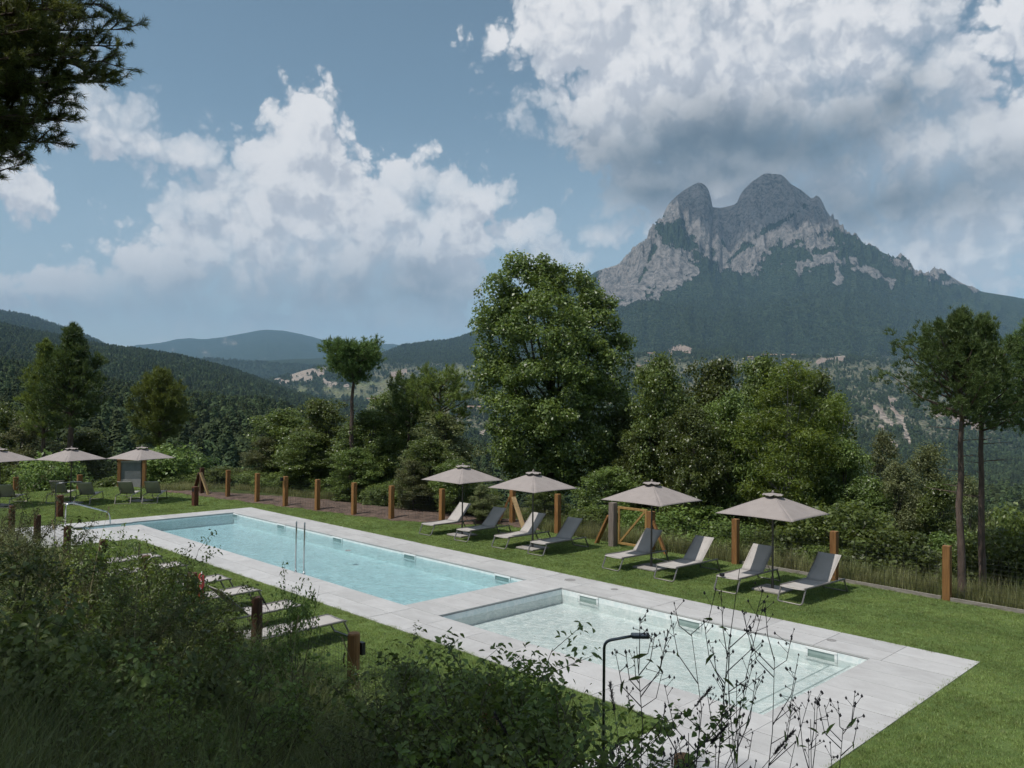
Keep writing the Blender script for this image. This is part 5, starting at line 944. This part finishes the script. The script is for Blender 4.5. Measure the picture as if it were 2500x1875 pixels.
shade_tree(-4.6,-4.1,13,71,'tree behind the camera shading the bank',4.3,5.8,300)
shade_tree(-9.0,-5.4,22,73,'tallest tree uphill behind the camera',2.2,15.,150)
shade_tree(-1.8,-5.2,14,75,'tree uphill on the right of the camera',4.4,7.,200)
# --- farm buildings on the far slope
def house(px,py,D_,w,d,h_,rz,label,roof='roof'):
    p_=wpt(px,py,D_); z=gz(p_[0],p_[1]); t=empty('farmhouse',(p_[0],p_[1],z),math.atan2(RT[1],RT[0])+rz,label,'farmhouse','stone houses on the far slope'); MB().box(-w/2,w/2,-d/2,d/2,-4,h_).obj('wall',M['stone'],t)
    mb=MB(); e=.5; r_=d*.28; mb.v=[(-w/2-e,-d/2-e,h_+.02),(w/2+e,-d/2-e,h_+.02),(w/2+e,d/2+e,h_+.02),(-w/2-e,d/2+e,h_+.02),(-w/2-e,0,h_+r_),(w/2+e,0,h_+r_)]; mb.f=[(0,1,5,4),(2,3,4,5),(1,2,5),(3,0,4),(3,2,1,0)]; mb.obj('roof',M['roof'],t)
    n=max(2,int(w/3.5))
    for i in range(n):
        for k in range(int(h_//2.8)): x=-w/2+w*(i+.5)/n; MB().box(x-.5,x+.5,-d/2-.04,-d/2+.02,1+k*2.8,2.3+k*2.8).obj('window',M['black'],t)
    return t
M['stone']=simple('rubble_stone',(.26,.23,.19),(.42,.38,.32),1.5,.9,bumps=.2,bd=.1); M['roof']=simple('clay_tile_roof',(.22,.14,.10),(.34,.23,.17),2,.9,bumps=.2,bd=.1)
for a in [(1866,872,2380,16,9,8,.2,'left stone house of the hilltop hamlet'),(1888,874,2385,20,10,6,-.1,'long stone house in the hilltop hamlet'),(1912,873,2390,14,9,7,.3,'middle stone house of the hilltop hamlet'),(1938,872,2390,18,9,9,0,'right stone house of the hilltop hamlet with higher wall'),(1961,874,2400,12,8,6,.2,'rightmost stone house of the hilltop hamlet'),
 (1590,894,2300,22,10,7,.1,'farmhouse on the slope right of the largest tree'),(1580,912,2150,14,9,5,-.2,'lower barn right of the largest tree'),(1832,900,2250,16,9,6,.1,'farmhouse above the bright ash crown'),(1835,914,2200,20,8,4,0,'long barn below the farmhouse above the ash'),(1560,928,2000,10,8,5,.4,'small house lowest on the slope beside the largest tree'),(1675,880,2380,12,8,5,.2,'small house under the pale outcrop'),
 (1150,985,1500,14,9,5,0,'white farmhouse by the valley road left of the largest tree'),(1120,988,1480,9,8,4,.3,'small hut beside the white farmhouse'),(1172,990,1500,10,8,4,-.2,'third small house by the valley road'),(905,952,2400,24,10,5,.1,'long pale barn right of the flat-topped pine'),(1090,932,2400,20,9,4,0,'barn above the terraced fields')]: house(*a)
# power lines
pl=MB()
for (a,c) in (((2150,1188,60),(2620,1138,45)),((2150,1196,60),(2620,1150,45)),((2170,1213,62),(2640,1196,46))):
    A=Vector(wpt(*a)); C=Vector(wpt(*c)); pl.tube([A.lerp(C,i/10)-Vector((0,0,.5*math.sin(math.pi*i/10))) for i in range(11)],.012,4,cap=False)
for (x_,y_,z_) in (((wpt(2150,1195,60))),): pl.tube([(x_,y_,gz(x_,y_)-1),(x_,y_,z_+.4)],.1,6)
tag(pl.obj('power_line',M['wire']),'thin overhead cables crossing behind the tall right pines','power line')
sp=tag(MB().tube([(0,0,-.3),(0,0,1.25)],.03,8).obj('steel_stake',M['darksteel']),'thin grey steel stake behind the leftmost parasol pole','stake'); w_=wpt(1118,1262,33.); sp.location=(w_[0],w_[1],gz(w_[0],w_[1]))

# --- unseen cloud sunward of the twin peaks (above the air box), added to shade the upper rock
pk=Vector(wpt(1850,470,5150)); cc_=pk+SUN*(1750/SUN.z); q=random.Random(8); rng=NR_(8); n=40; m2=20; V=[];Q=[]
for i in range(m2+1):
    th=math.pi*i/m2
    for j in range(n):
        a=2*math.pi*j/n; V.append((math.sin(th)*math.cos(a),math.sin(th)*math.sin(a),math.cos(th)))
V=np.array(V); w=1+.45*(fbm(V[:,0]*2.2+9,V[:,1]*2.2+V[:,2]*2+9,4,3)-.5)*2*.8; V=V*w[:,None]*np.array([520,520,170]); V=V@np.array([[RT[0],RT[1],0],[FWH[0],FWH[1],0],[0,0,1]])
for i in range(m2):
    for j in range(n): Q.append((i*n+j,(i+1)*n+j,(i+1)*n+(j+1)%n,i*n+(j+1)%n))
cm_=bpy.data.materials.new('cloud'); cm_.use_nodes=True; t_=cm_.node_tree; t_.nodes.clear(); b_=NB(t_); tr=b_.n('ShaderNodeBsdfTransparent'); df_=b_.n('ShaderNodeBsdfDiffuse'); df_.inputs[0].default_value=(.85,.86,.88,1); tl_=b_.n('ShaderNodeBsdfTranslucent'); tl_.inputs[0].default_value=(.8,.82,.85,1)
m1_=b_.n('ShaderNodeMixShader'); t_.links.new(df_.outputs[0],m1_.inputs[1]); t_.links.new(tl_.outputs[0],m1_.inputs[2]); lw=b_.n('ShaderNodeLayerWeight'); lw.inputs[0].default_value=.5; m2_=b_.n('ShaderNodeMixShader'); b_.put(m2_,0,b_.mr(lw.outputs['Facing'],.2,.85,.6,.0,True)); t_.links.new(tr.outputs[0],m2_.inputs[1]); t_.links.new(m1_.outputs[0],m2_.inputs[2]); oo=b_.n('ShaderNodeOutputMaterial'); t_.links.new(m2_.outputs[0],oo.inputs[0])
co=obj_np('cloud',V,Q,cm_,None,True); co.location=cc_; co['kind']='stuff'; co['label']='unseen cloud high above the twin rocky peaks, added to shade them'
